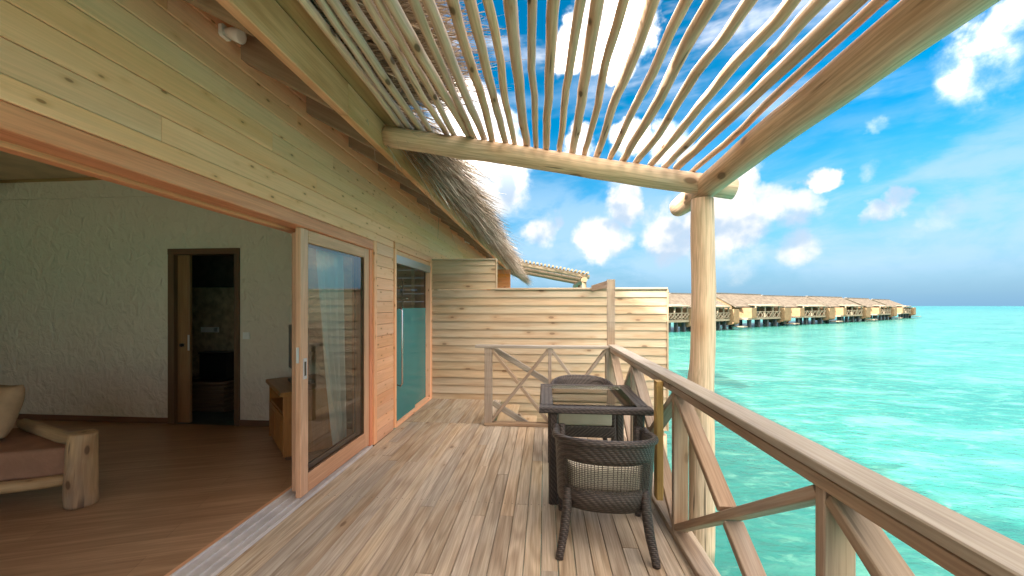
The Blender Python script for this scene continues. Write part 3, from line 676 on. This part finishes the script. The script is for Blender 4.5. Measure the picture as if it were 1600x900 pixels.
pw = link('pillow', me, None, Matrix.Translation((-4.42, 2.72, .655)) @ Matrix.Rotation(R(-10), 4, 'Z') @ Matrix.Rotation(R(74), 4, 'X')); tag(pw, 'brown scatter pillow leaning upright on the log sofa', 'pillow')

# curtain behind the glass
vs_, fs = [], []; NU, NV = 40, 26
for j in range(NV + 1):
    vv = j / NV
    for i in range(NU + 1):
        u = i / NU; z = 2.08 - 2.0 * vv
        y0_, y1_ = 3.33 + .34 * vv ** 1.6, 3.78 + .02 * vv
        vs_.append((XW - .235 + .035 * math.sin(u * 34 + vv * 1.2) * (.5 + .5 * vv) + .015 * math.sin(u * 13 + 2 * vv), y0_ + (y1_ - y0_) * u, z))
for j in range(NV):
    for i in range(NU): a = j * (NU + 1) + i; fs.append((a, a + 1, a + NU + 2, a + NU + 1))
ct = link('curtain', mesh_from(vs_, fs, 'curtain', True)); tag(ct, 'pale aqua sheer curtain gathered behind the sliding door glass', 'curtain')

# ------------------------------------------------------------------ eaves lights
def eave_light(y, z, label, s=1.0):
    x = XW + .012; e = empty('eaves_light', (x, y, z)); tag(e, label, 'lamp', 'small white lamps on the wall under the eaves')
    link('base', box_mesh(.02, .07 * s, .07 * s, 'white_plastic', .01), e, Matrix.Translation((x, y, z)))
    link('lamp_head', tube_mesh([(x + .011, y, z), (x + .05, y, z - .012), (x + .10, y, z - .03), (x + .103, y, z - .031)], [.022 * s, .034 * s, .040 * s, .030 * s], 'white_plastic', 14), e)
eave_light(2.06, 3.075, 'large white eaves lamp nearest the camera, above the open doorway')
eave_light(4.86, 3.06, 'white eaves lamp above the shower door')
eave_light(8.75, 3.0, 'small white eaves lamp farthest along the wall, beyond the privacy fence')

# ------------------------------------------------------------------ pergola
pg = empty('pergola', (1.1, 2.77, -.25)); tag(pg, 'pergola of peeled logs with a roof of crooked thin poles', 'pergola')
LY = 2.80
def log_z(x): return 2.785 + (x + 1.24) * (2.325 - 2.785) / (1.26 + 1.24)       # centre of the cross log
log('cross_beam', (-1.20 + .004, LY, log_z(-1.196)), (1.31, LY, log_z(1.31)), .076, .072, 'log_big', pg, wob=.006, seg=26, sides=18, seed=31, knots=5, wl=1.2)
log('post', (1.085, LY - .03, -.26), (1.085, LY - .03, 2.24), .085, .074, 'log_big', pg, wob=.010, seg=24, sides=18, seed=32, knots=4, wl=1.0)
log('long_beam', (1.12, 3.36, 2.325), (1.13, -2.0, 2.40), .082, .086, 'log_big', pg, wob=.012, seg=34, sides=20, seed=33, knots=6, wl=.9)
log('cross_beam', (-1.196, -1.85, log_z(-1.196)), (1.31, -1.85, log_z(1.31)), .076, .072, 'log_big', pg, wob=.006, seg=12, sides=14, seed=35)
log('post', (1.09, -1.88, -.26), (1.09, -1.88, 2.24), .085, .078, 'log_big', pg, wob=.010, seg=12, sides=14, seed=36)
far_px = [625.6, 637.8, 658.4, 673.4, 695, 709, 729.7, 739, 755, 770, 788.8, 803.8, 821.6, 837.5, 854.4, 874, 894, 914.7, 933.4, 955, 976.6, 998, 1019.7, 1042, 1062.8, 1086]
near_px = [475, 501, 519, 547.5, 572.5, 591, 610, 644, 665, 707.5, 732.5, 761, 795, 825, 864, 905, 935, 974, 1021, 1072, 1115, 1172, 1235, 1286, 1357, 1402]
widths = [.032, .03, .034, .028, .03, .03, .040, .032, .038, .036, .036, .03, .040, .028, .036, .030, .040, .030, .036, .032, .040, .034, .036, .036, .042, .028]
for i, (a, b) in enumerate(zip(far_px, near_px)):
    rr = widths[i] * .66
    dv_ = view_dir(a, 250); xf = dv_.x / dv_.y * (LY - .02)
    zf = log_z(xf) + .070 + rr
    xn = xf
    for _ in range(12):
        zn = log_z(xn) + .072 + rr; dv_ = view_dir(b, 0); tt = (zn - EYE) / dv_.z; xn, yn = dv_.x * tt, dv_.y * tt
    f0 = Vector((xf, LY - .02, zf)); f1 = Vector((xn, yn, zn)); e = f0 + (f1 - f0) * ((f0.y + 1.9) / max(.6, f0.y - f1.y))
    e.x = max(-1.2, min(1.05, e.x))
    kink = Vector((0, 0, 0))
    log('pole', f0 + (f0 - f1).normalized() * .05, e, rr, rr * 1.12, 'log_wood', pg, wob=.009 if i not in (13, 11, 22) else .018, seg=40, sides=10, seed=100 + i, knots=9, wl=1.9, bulge=.10)

# ------------------------------------------------------------------ railings
def railing(name, pts, label, group=None, zc=1.02, inward=None):
    """pts: post positions in plan; members are deep boards set across the line of the railing."""
    e = empty(name, (pts[0][0], pts[0][1], 0)); tag(e, label, 'railing', group)
    a, b = Vector((*pts[0], 0)), Vector((*pts[-1], 0)); u = (b - a).normalized(); n = Vector((0, 0, 1)).cross(u)
    return e, u, n
RX0, RX1 = .80, .895
def rx(y): return .905 + (.835 - .905) * (y - .3) / (4.85 - .3)         # the rail runs very slightly out of parallel
sr = empty('side_railing', (.88, 2.4, 0)); tag(sr, 'weathered timber railing with crossed braces along the open water side', 'railing')
PY = [4.80, 3.72, 2.575, 1.265, -.05, -1.5]
DP = .092
bar('handrail', (rx(4.86), 4.86, 1.005), (rx(-1.6), -1.6, 1.005), .118, .034, 'rail_top', sr)
bar('under_rail', (rx(4.78) - .012, 4.78, .9635), (rx(-1.6) - .012, -1.6, .9635), .085, .045, 'rail_wood', sr)
bar('bottom_plate', (rx(4.80), 4.80, .022), (rx(-1.6), -1.6, .022), .098, .038, 'rail_wood', sr)
for k, y in enumerate(PY):
    if k == 0: continue
    bar('post', (rx(y), y, .042), (rx(y), y, .940), .042, DP, 'rail_wood', sr, up=(1, 0, 0))
for k in range(len(PY) - 1):
    ya, yb = PY[k] - .025, PY[k + 1] + .025
    A0, A1 = Vector((rx(ya), ya, .915)), Vector((rx(yb), yb, .075)); B0, B1 = Vector((rx(ya), ya, .075)), Vector((rx(yb), yb, .915))
    bar('brace', B0, B1, .040, DP * .94, 'rail_wood', sr, up=(1, 0, 0))
    mid = (A0 + A1) / 2; du = (A1 - A0).normalized()
    gap = .040 / max(.2, abs(math.sin(2 * math.atan2(abs(A1.z - A0.z), abs(A1.y - A0.y)))))* .5 + .012
    bar('brace', A0, mid - du * gap, .040, DP * .94, 'rail_wood', sr, up=(1, 0, 0)); bar('brace', mid + du * gap, A1, .040, DP * .94, 'rail_wood', sr, up=(1, 0, 0))
bar('batten', (rx(2.74) - .085, 2.74, .17), (rx(2.74) - .085, 2.74, .982), .075, .045, 'new_wood', sr, up=(1, 0, 0)).update_tag()
block('corner_post', (.765, 4.845, -.2), (.862, 4.885, 1.828), 'rail_wood', sr)
bar('cross_arm', (.80, 4.89, 1.775), (.74, 6.10, 1.775), .045, .09, 'rail_wood', sr)

br_ = empty('end_railing', (0, 4.83, 0)); tag(br_, 'short weathered timber railing with crossed braces across the deck end', 'railing')
BY = 4.80; BXS = [-.715, .055, .745]
bar('handrail', (-.875, BY, .992), (rx(4.86) - .062, BY, .992), .11, .034, 'rail_top', br_)
bar('bottom_plate', (-.76, BY, .022), (.77, BY, .022), .092, .038, 'rail_wood', br_)
block('post', (-.760, BY - .046, .042), (-.668, BY + .046, .974), 'rail_wood', br_)
block('post', (.035, BY - .044, .042), (.077, BY + .044, .974), 'rail_wood', br_)
block('post', (.735, BY - .044, .042), (.777, BY + .042, .974), 'rail_wood', br_)
for (xa, xb) in [(-.666, .033), (.079, .733)]:
    A0, A1 = Vector((xa, BY, .95)), Vector((xb, BY, .065)); B0, B1 = Vector((xa, BY, .065)), Vector((xb, BY, .95))
    bar('brace', B0, B1, .036, .080, 'rail_wood', br_, up=(0, 1, 0)); mid = (A0 + A1) / 2; du = (A1 - A0).normalized()
    bar('brace', A0, mid - du * .034, .036, .080, 'rail_wood', br_, up=(0, 1, 0)); bar('brace', mid + du * .034, A1, .036, .080, 'rail_wood', br_, up=(0, 1, 0))

st = empty('water_stairs', (-.2, 5.5, -.3)); tag(st, 'timber stairs going down to the water between the deck end and the privacy fence', 'stairs')
def zs(x, z0): return z0 - (x + .68) * .60
for z0 in (.955, .25):
    bar('stair_rail', (-.68, 4.94, zs(-.68, z0)), (1.0, 4.94, zs(1.0, z0)), .045, .07, 'rail_top', st)
for yy in (4.94, 6.02):
    bar('stringer', (-.66, yy + .03, -.16), (1.6, yy + .03, -.16 - 2.26 * .62), .045, .20, 'rail_wood', st)
for i in range(8):
    x = -.66 + i * .27; z = -.05 - i * .165
    block('tread', (x, 4.99, z - .035), (x + .26, 6.02, z), 'fence_wood', st)
block('stair_post', (.9, 4.965, -1.6), (.97, 5.0, .02), 'rail_wood', st)

# ------------------------------------------------------------------ privacy fence
FY = 6.115
pf = empty('privacy_fence', (0, FY, -.4)); tag(pf, 'stepped privacy fence of overlapping pine boards closing the deck end', 'fence')
z = -.42; i = 0; r = random.Random(5)
XL, XR, XS = XW + .022, 1.862, -.79
def lap(x0, x1, z0, hgt):
    vs_ = []
    L = x1 - x0; th = .018; yb, yt = -.034, -.010
    for x in (-L / 2, L / 2):
        vs_ += [(x, yb, 0), (x, yb + th, 0), (x, yt + th * .45, hgt), (x, yt - .004, hgt)]
    fs = [(0, 1, 2, 3), (7, 6, 5, 4), (0, 4, 5, 1), (1, 5, 6, 2), (2, 6, 7, 3), (3, 7, 4, 0)]
    return link('board', mesh_from(vs_, fs, 'fence_wood'), pf, Matrix.Translation(((x0 + x1) / 2, FY + r.uniform(-.002, .002), z0)))
while z < 2.2:
    hg = .142
    if z < 1.70:
        lap(XL, XR, z, min(hg, 1.754 - z))
    else:
        lap(XL, XS, z, min(hg, 2.235 - z))
    z += .1285; i += 1
block('cap', (XS + .002, FY - .05, 1.755), (XR + .008, FY + .04, 1.785), 'fence_wood', pf)
block('cap', (XL, FY - .045, 2.236), (XS + .02, FY + .04, 2.258), 'fence_wood', pf)
block('trim', (XS + .001, FY - .042, 1.786), (XS + .020, FY + .04, 2.235), 'fence_wood', pf, axis=2)
block('trim', (XR + .001, FY - .045, -.42), (XR + .022, FY + .035, 1.754), 'fence_wood', pf, axis=2)
for xx in (-1.78, -.84, .2, 1.1, 1.80):
    block('post', (xx - .035, FY + .01, -.5), (xx + .035, FY + .09, 2.2 if xx < -.8 else 1.754), 'fence_wood', pf, axis=2)
for xx in (1.80, .9):
    log('support_pile', (xx, FY + .05, SEA - 1), (xx, FY + .05, -.5), .09, .09, 'log_big', pf, wob=.004, seed=61)
block('edge_trim', (XL - .018, FY - .052, -.05), (XL - .001, FY - .012, 2.235), 'pine', pf, axis=2)

# ------------------------------------------------------------------ table
TX0, TX1, TY0, TY1, TZ = -.045, .790, 2.88, 3.775, .74
tb = empty('table', ((TX0 + TX1) / 2, (TY0 + TY1) / 2, 0)); tag(tb, 'square dark wicker table with a glass inset against the railing', 'table')
BW = .135; th = .045
def tblk(name, lo, hi, mat='wicker', par=tb, axis=None, bev=.010): return block(name, lo, hi, mat, par, axis, bev)
tblk('top_border', (TX0, TY0, TZ - th), (TX1, TY0 + BW * .8, TZ)); tblk('top_border', (TX0, TY1 - BW, TZ - th), (TX1, TY1, TZ))
tblk('top_border', (TX0, TY0 + BW * .8 + .001, TZ - th), (TX0 + BW, TY1 - BW - .001, TZ)); tblk('top_border', (TX1 - BW, TY0 + BW * .8 + .001, TZ - th), (TX1, TY1 - BW - .001, TZ))
gl_ = block('glass_top', (TX0 + BW - .03, TY0 + BW * .8 - .03, TZ + .001), (TX1 - BW + .03, TY1 - BW + .03, TZ + .007), 'table_glass', tb, axis=0, bev=.001)
for xx in (TX0 + .07, TX1 - .13):
    for yy in (TY0 + .03, TY1 - .10):
        tblk('leg', (xx, yy, .001), (xx + .075, yy + .075, TZ - th - .001), bev=.014)
tblk('apron', (TX0 + .09, TY0 + .106, TZ - th - .03), (TX0 + .12, TY1 - .101, TZ - th - .001)); tblk('apron', (TX1 - .11, TY0 + .106, TZ - th - .03), (TX1 - .08, TY1 - .101, TZ - th - .001))

# ------------------------------------------------------------------ chairs
def chair(name, loc, rz, label):
    e = empty(name, loc, rz); tag(e, label, 'chair', 'dark wicker armchairs at the table'); M0 = WM[e.name]
    HW, YA, YC, YBK = .295, .20, -.02, -.265
    def plan(s):                               # s 0..1 from the left arm front, round the back, to the right arm front
        la, lb = YA - YC, 1.5708 * (HW + abs(YBK - YC)) ; tot = 2 * la + lb; q_ = s * tot
        if q_ < la: return (-HW, YA - q_)
        if q_ > la + lb: return (HW, YC + (q_ - la - lb))
        a = (q_ - la) / lb * math.pi
        ca, sa = math.cos(a), math.sin(a); return (-HW * math.copysign(abs(ca) ** .8, ca), YC + (YBK - YC) * abs(sa) ** .8)
    def rimz(s): return .635 + .085 * math.sin(math.pi * min(1, max(0, (s - .08) / .84))) ** .8
    def pt(s, z):
        x, y = plan(s); k = math.sin(math.pi * s) ** 2; f = (z - .30) / .42
        return Vector((x * (1 + .05 * f), y - .10 * f * k, z))
    NS, NZ = 64, 16; bm = bmesh.new(); grid = {}
    H0, H1, ZL, ZH = .315, .685, .405, .585
    for i in range(NS + 1):
        s = i / NS; zt = rimz(s); z0 = .30 - .025 * math.sin(math.pi * s) ** 2
        zs_ = [z0, (z0 + ZL) / 2, ZL] + [ZL + (ZH - ZL) * k / 5 for k in range(1, 6)] + [ZH + (zt - ZH) * k / 4 for k in range(1, 5)]
        for j, z in enumerate(zs_): grid[i, j] = bm.verts.new(pt(s, z))
    nj = 12
    for i in range(NS):
        sm = (i + .5) / NS
        for j in range(nj - 1):
            if H0 < sm < H1 and 2 <= j < 7: continue
            bm.faces.new((grid[i, j], grid[i + 1, j], grid[i + 1, j + 1], grid[i, j + 1]))
    for vtx in list(bm.verts):
        if not vtx.link_faces: bm.verts.remove(vtx)
    bmesh.ops.recalc_face_normals(bm, faces=bm.faces); bmesh.ops.solidify(bm, geom=list(bm.faces), thickness=.024)
    me = bpy.data.meshes.new('shell'); bm.to_mesh(me); bm.free(); me.materials.append(MAT['wicker']); me.polygons.foreach_set('use_smooth', [True] * len(me.polygons))
    sh_ = link('back_shell', me, e, M0)
    link('rim', tube_mesh([tuple(pt(i / 48, rimz(i / 48))) for i in range(49)], .021, 'wicker', 10), sh_, M0)
    # open woven panel
    vs_, fs = [], []
    def ribbon(pts, wv):
        for i, (q0, sd_) in enumerate(pts):
            vs_.extend([tuple(q0 - sd_ * wv), tuple(q0 + sd_ * wv)])
        b = len(vs_) - 2 * len(pts)
        for i in range(len(pts) - 1): fs.append((b + 2 * i, b + 2 * i + 1, b + 2 * i + 3, b + 2 * i + 2))
    nv, nh = 30, 15
    for i in range(nv + 1):
        s = H0 + (H1 - H0) * i / nv; tg = (pt(s + .01, .5) - pt(s - .01, .5)).normalized()
        ribbon([(pt(s, ZL - .01 + (ZH - ZL + .02) * k / 6) + Vector((0, .004 * (1 if (k + i) % 2 else -1), 0)), tg) for k in range(7)], .0024)
    for j in range(nh + 1):
        z = ZL + (ZH - ZL) * j / nh
        ribbon([(pt(H0 + (H1 - H0) * k / 24, z), Vector((0, 0, 1))) for k in range(25)], .0020)
    wp = link('woven_panel', mesh_from(vs_, fs, 'wicker_panel'), sh_, M0); tag(wp, kind='stuff')
    # seat
    link('seat_frame', prism([(-.27, .27), (.27, .27), (.285, .0), (.22, -.2), (-.22, -.2), (-.285, .0)], .26, .365, 'wicker', .015), e, M0)
    link('cushion', prism([(-.255, .265), (.255, .265), (.262, .0), (.20, -.195), (-.20, -.195), (-.262, .0)], .367, .515, 'cushion_beige', .028), e, M0)
    for (sx, sy) in ((-1, -1), (1, -1), (-1, 1), (1, 1)):
        fy = .265 if sy > 0 else -.285; ty = .235 if sy > 0 else -.215
        if sy > 0: pts = [(sx * .268, ty, .64), (sx * .266, ty + .004, .35), (sx * .272, fy, .02), (sx * .272, fy, .002)]; rr_ = [.026, .028, .022, .021]
        else: pts = [(sx * .225, ty, .40), (sx * .232, ty - .006, .28), (sx * .25, ty - .03, .14), (sx * .275, fy, .02), (sx * .276, fy - .002, .002)]; rr_ = [.026, .030, .028, .024, .023]
        link('leg', tube_mesh(pts, rr_, 'wicker', 10), e, M0)
    return e
chair('armchair', (.375, 2.565, 0), R(-3), 'dark wicker armchair in front of the table, seen from behind')
chair('armchair', (.375, 3.93, 0), R(180), 'dark wicker armchair beyond the table, facing the camera, beige cushion in view')

# ------------------------------------------------------------------ neighbouring villa's end and pergola
nw = empty('neighbour_screen', (-1.4, 12.2, 0)); tag(nw, 'orange timber screen wall glimpsed above the privacy fence under the thatch', 'screen wall')
for i in range(21):
    block('plank', (XW + .02, 12.0, .131 * i - .1), (-1.09, 12.03, .131 * i + .028), 'pine_orange', nw, axis=0)
np_ = empty('neighbour_pergola', (0, 14, 0)); tag(np_, 'neighbouring log pergola beyond the privacy fence, beside the thatch', 'pergola')
def nz(x): return 3.03 - (x + .9) * .20
for k, yy in enumerate((14.0, 15.9, 17.8)):
    log('cross_beam', (-1.2, yy, nz(-1.2)), (1.58, yy, nz(1.58)), .085, .08, 'log_far', np_, wob=.008, seg=12, sides=10, seed=70 + k)
    log('post', (1.4, yy, SEA), (1.4, yy, nz(1.4) - .2), .09, .08, 'log_far', np_, wob=.008, seg=8, sides=10, seed=80 + k)
log('long_beam', (1.38, 13.7, nz(1.4) - .14), (1.38, 18.2, nz(1.4) - .14), .10, .10, 'log_far', np_, wob=.01, seg=10, sides=10, seed=90)
for i in range(20):
    x = -1.1 + i * .137
    log('pole', (x, 13.82 - r.uniform(0, .08), nz(x) + .125), (x, 18, nz(x) + .125), .040, .036, 'log_far', np_, wob=.02, seg=12, sides=8, seed=200 + i)
nt = empty('neighbour_thatch', (-2, 15, 2)); tag(nt, 'grey thatched roof edge of the next villa above the privacy fence', 'thatched roof')
vs_ = [(-1.0, 12.9, 2.75), (-6, 12.9, 5.2), (-6, 12.9, 5.5), (-1.0, 12.9, 2.9), (-1.0, 20, 2.75), (-6, 20, 5.2), (-6, 20, 5.5), (-1.0, 20, 2.9)]
nb = link('roof', mesh_from(vs_, [(0, 1, 2, 3), (4, 5, 6, 7), (0, 1, 5, 4), (1, 2, 6, 5), (2, 3, 7, 6), (3, 0, 4, 7)], 'thatch_under'), nt)
r = random.Random(33); sp = []
for _ in range(2600):
    y = r.uniform(12.8, 19); lay = r.random(); x0 = -1.15 - .3 * r.random()
    add_strand(y, x0, 2.80 + lay * .2 + (-1.15 - x0) * .5, .55 + r.gauss(0, .1), .55, .12, .3, r.uniform(.01, .02))
for _ in range(900):
    y = 12.85 + r.gauss(0, .05); x0 = -1.0 - 1.6 * r.random(); z0 = 2.9 + (-1.0 - x0) * .5
    dr = Vector((r.gauss(.1, .25), -.35 + r.gauss(0, .2), -1)).normalized(); sp.append((Vector((x0, y, z0)), dr, r.uniform(.2, .5), .015, .1, Vector((1, 0, 0)), r.random()))
tag(link('thatch', strands(sp, 'thatch'), nb), kind='stuff')
block('wall', (-3.0, 13.2, -.2), (XW - .02, 19.5, 3.2), 'pine', nt)

# ------------------------------------------------------------------ far water villas
def gable_mesh(L, D, z0, z1, th, mat, over):
    a, b = -L / 2, L / 2; h = D / 2 + over; ze = z0 - over * (z1 - z0) / (D / 2)
    vs_ = []
    for x in (a, b): vs_ += [(x, -h, ze), (x, 0, z1), (x, h, ze), (x, h, ze + th), (x, 0, z1 + th), (x, -h, ze + th)]
    fs = [(0, 1, 2, 3, 4, 5)[::-1], (6, 7, 8, 9, 10, 11), (0, 6, 7, 1), (1, 7, 8, 2), (2, 8, 9, 3), (3, 9, 10, 4), (4, 10, 11, 5), (5, 11, 6, 0)]
    return mesh_from(vs_, fs, mat)
def box_me(lo, hi, mat): 
    vs_ = [(x, y, z) for x in (lo[0], hi[0]) for y in (lo[1], hi[1]) for z in (lo[2], hi[2])]
    return mesh_from(vs_, [(0, 1, 3, 2), (4, 5, 7, 6), (0, 1, 5, 4), (2, 3, 7, 6), (0, 2, 6, 4), (1, 3, 7, 5)], mat)
def wall_gable(L, D, z0, ze, zr, mat):
    a, b, h = -L / 2, L / 2, D / 2; vs_ = []
    for x in (a, b): vs_ += [(x, -h, z0), (x, h, z0), (x, h, ze), (x, 0, zr), (x, -h, ze)]
    return mesh_from(vs_, [(0, 1, 2, 3, 4), (5, 6, 7, 8, 9), (0, 1, 6, 5), (1, 2, 7, 6), (2, 3, 8, 7), (3, 4, 9, 8), (4, 0, 5, 9)], mat)
FL, FD = 12.6, 6.4
far = {}
far['roof'] = gable_mesh(FL + 1.2, FD, 2.25, 4.0, .20, 'far_roof', 1.1)
far['ridge'] = box_me((-FL / 2 - .62, -.25, 4.12), (FL / 2 + .62, .25, 4.27), 'far_ridge')
far['wall'] = wall_gable(FL, FD, 0, 2.25, 3.98, 'far_wall')
far['deck'] = box_me((-FL / 2, -FD / 2 - 2.6, -.35), (FL / 2, FD / 2, -.02), 'far_wood')
far['veranda'] = mesh_from([(-3.4, -FD / 2 - 2.9, 1.85), (2.6, -FD / 2 - 2.9, 1.85), (2.6, -FD / 2 - .9, 2.12), (-3.4, -FD / 2 - .9, 2.12), (-3.4, -FD / 2 - 2.9, 1.98), (2.6, -FD / 2 - 2.9, 1.98), (2.6, -FD / 2 - .9, 2.25), (-3.4, -FD / 2 - .9, 2.25)],
                           [(0, 1, 2, 3), (4, 5, 6, 7), (0, 1, 5, 4), (1, 2, 6, 5), (2, 3, 7, 6), (3, 0, 4, 7)], 'far_wood')
def barrel(x0, x1, y0, y1, z0, z1, mat):        # outdoor bath screen with a rounded foot
    vs_, n = [], 8; prof = [(y1, z1), (y0, z1), (y0, z0 + .5)] + [(y0 + (y1 - y0) * .5 * (1 - math.cos(a)), z0 + .5 - .5 * math.sin(a)) for a in [math.pi / 2 * k / 5 for k in range(1, 6)]] + [(y1, z0)]
    for x in (x0, x1): vs_ += [(x, a, b) for a, b in prof]
    k = len(prof); fs = [tuple(range(k)), tuple(range(2 * k - 1, k - 1, -1))] + [(i, (i + 1) % k, k + (i + 1) % k, k + i) for i in range(k)]
    return mesh_from(vs_, fs, mat)
far['bath_screen'] = barrel(2.9, 5.0, -FD / 2 - 3.2, -FD / 2 - .3, -1.1, 1.55, 'far_wall')
far['side_screen'] = box_me((-5.5, -FD / 2 - 2.7, -.1), (-4.2, -FD / 2 - .1, 1.6), 'far_wall')
far['window'] = box_me((-.9, -FD / 2 - .06, .1), (1.0, -FD / 2 - .02, 1.95), 'far_glass')
far['post'] = box_me((-.09, -.09, -.02), (.09, .09, 1.9), 'far_wood')
far['pile'] = box_me((-.22, -.22, -2.6), (.22, .22, -.351), 'pile')
far['handrail'] = box_me((-4.2, -FD / 2 - 2.60, .88), (2.9, -FD / 2 - 2.50, 1.0), 'far_wood')
far['landing'] = box_me((4.2, -FD / 2 - 4.2, -1.35), (5.6, -FD / 2 - 2.2, -1.2), 'far_wood')
bm_L = (Vector((0, 0, .9)) - Vector((1.1, 0, 0))).length
far['brace'] = box_me((-bm_L / 2, -.05, -.06), (bm_L / 2, .05, .06), 'far_wood')
spots = [(1062, 53, 'thatched water villa in the distance between the fence and the pergola post'), (1128, 57, 'thatched water villa just right of the pergola post, cut by it'),
         (1204, 67, 'far thatched water villa with a broad sunlit orange gable end'), (1276, 76, 'second thatched water villa right of the one with the sunlit gable'),
         (1337, 86, 'third thatched water villa right of the sunlit gable, mid row'), (1385, 98, 'thatched water villa next to last in the far row'), (1418, 112, 'last and farthest thatched water villa, at the right end of the row')]
pos = []
for (px, dp, lb) in spots:
    dv_ = view_dir(px, 478); fwd = Vector((-math.sin(YAW), math.cos(YAW), 0)); pos.append(dv_ * (dp / dv_.dot(fwd)))
for i, (px, dp, lb) in enumerate(spots):
    a = pos[max(0, i - 1)]; b = pos[min(len(pos) - 1, i + 1)]; dx = (b - a).normalized(); ang = math.atan2(dx.y, dx.x)
    if i < 2: ang = math.atan2((pos[1] - pos[0]).y, (pos[1] - pos[0]).x) * .5 + ang * .5
    sc_ = 1.0
    e = empty('water_villa', (pos[i].x, pos[i].y, -.42), ang); tag(e, lb, 'villa', 'thatched villas on stilts across the lagoon'); M0 = WM[e.name]
    n0 = Vector((math.sin(ang), -math.cos(ang), 0)); gapl = (pos[min(i + 1, len(pos) - 1)] - pos[min(i, len(pos) - 2)]).length if i != 1 else 11.5
    M0 = M0 @ Matrix.Translation((0, FD / 2 + 2.5, 0)) @ Matrix.Diagonal((min(1.5, gapl / (FL + .5)) * (.90, .74, .95, .90, .93, .88, .92)[i], 1, (.97, .93, 1.0, .96, .98, .95, .93)[i], 1))
    def pt_(nm, loc=None, rot=None, parent=e):
        M = M0 @ Matrix.Translation(loc) if loc else M0
        if rot is not None: M = M @ Matrix.Rotation(rot, 4, 'Y')
        return link(nm, far[nm], parent, M)
    rf = pt_('roof'); pt_('ridge', parent=rf)
    for nm in ('wall', 'deck', 'veranda', 'bath_screen', 'side_screen', 'window', 'handrail', 'landing'): pt_(nm)
    for x in (-4.1, -1.6, .6, 2.5): pt_('post', (x, -FD / 2 - 2.5, 0))
    for x in (-5.0, -2.6, -.2, 2.2, 4.6):
        for y in (-FD / 2 - 2.0, FD / 2 - 1.0): pt_('pile', (x, y, 0))
    for k in range(6):
        x = -3.55 + k * 1.15
        for s_ in (-1, 1): pt_('brace', (x, -FD / 2 - 2.55 + .06 * s_, .46), s_ * math.atan2(.9, 1.1))
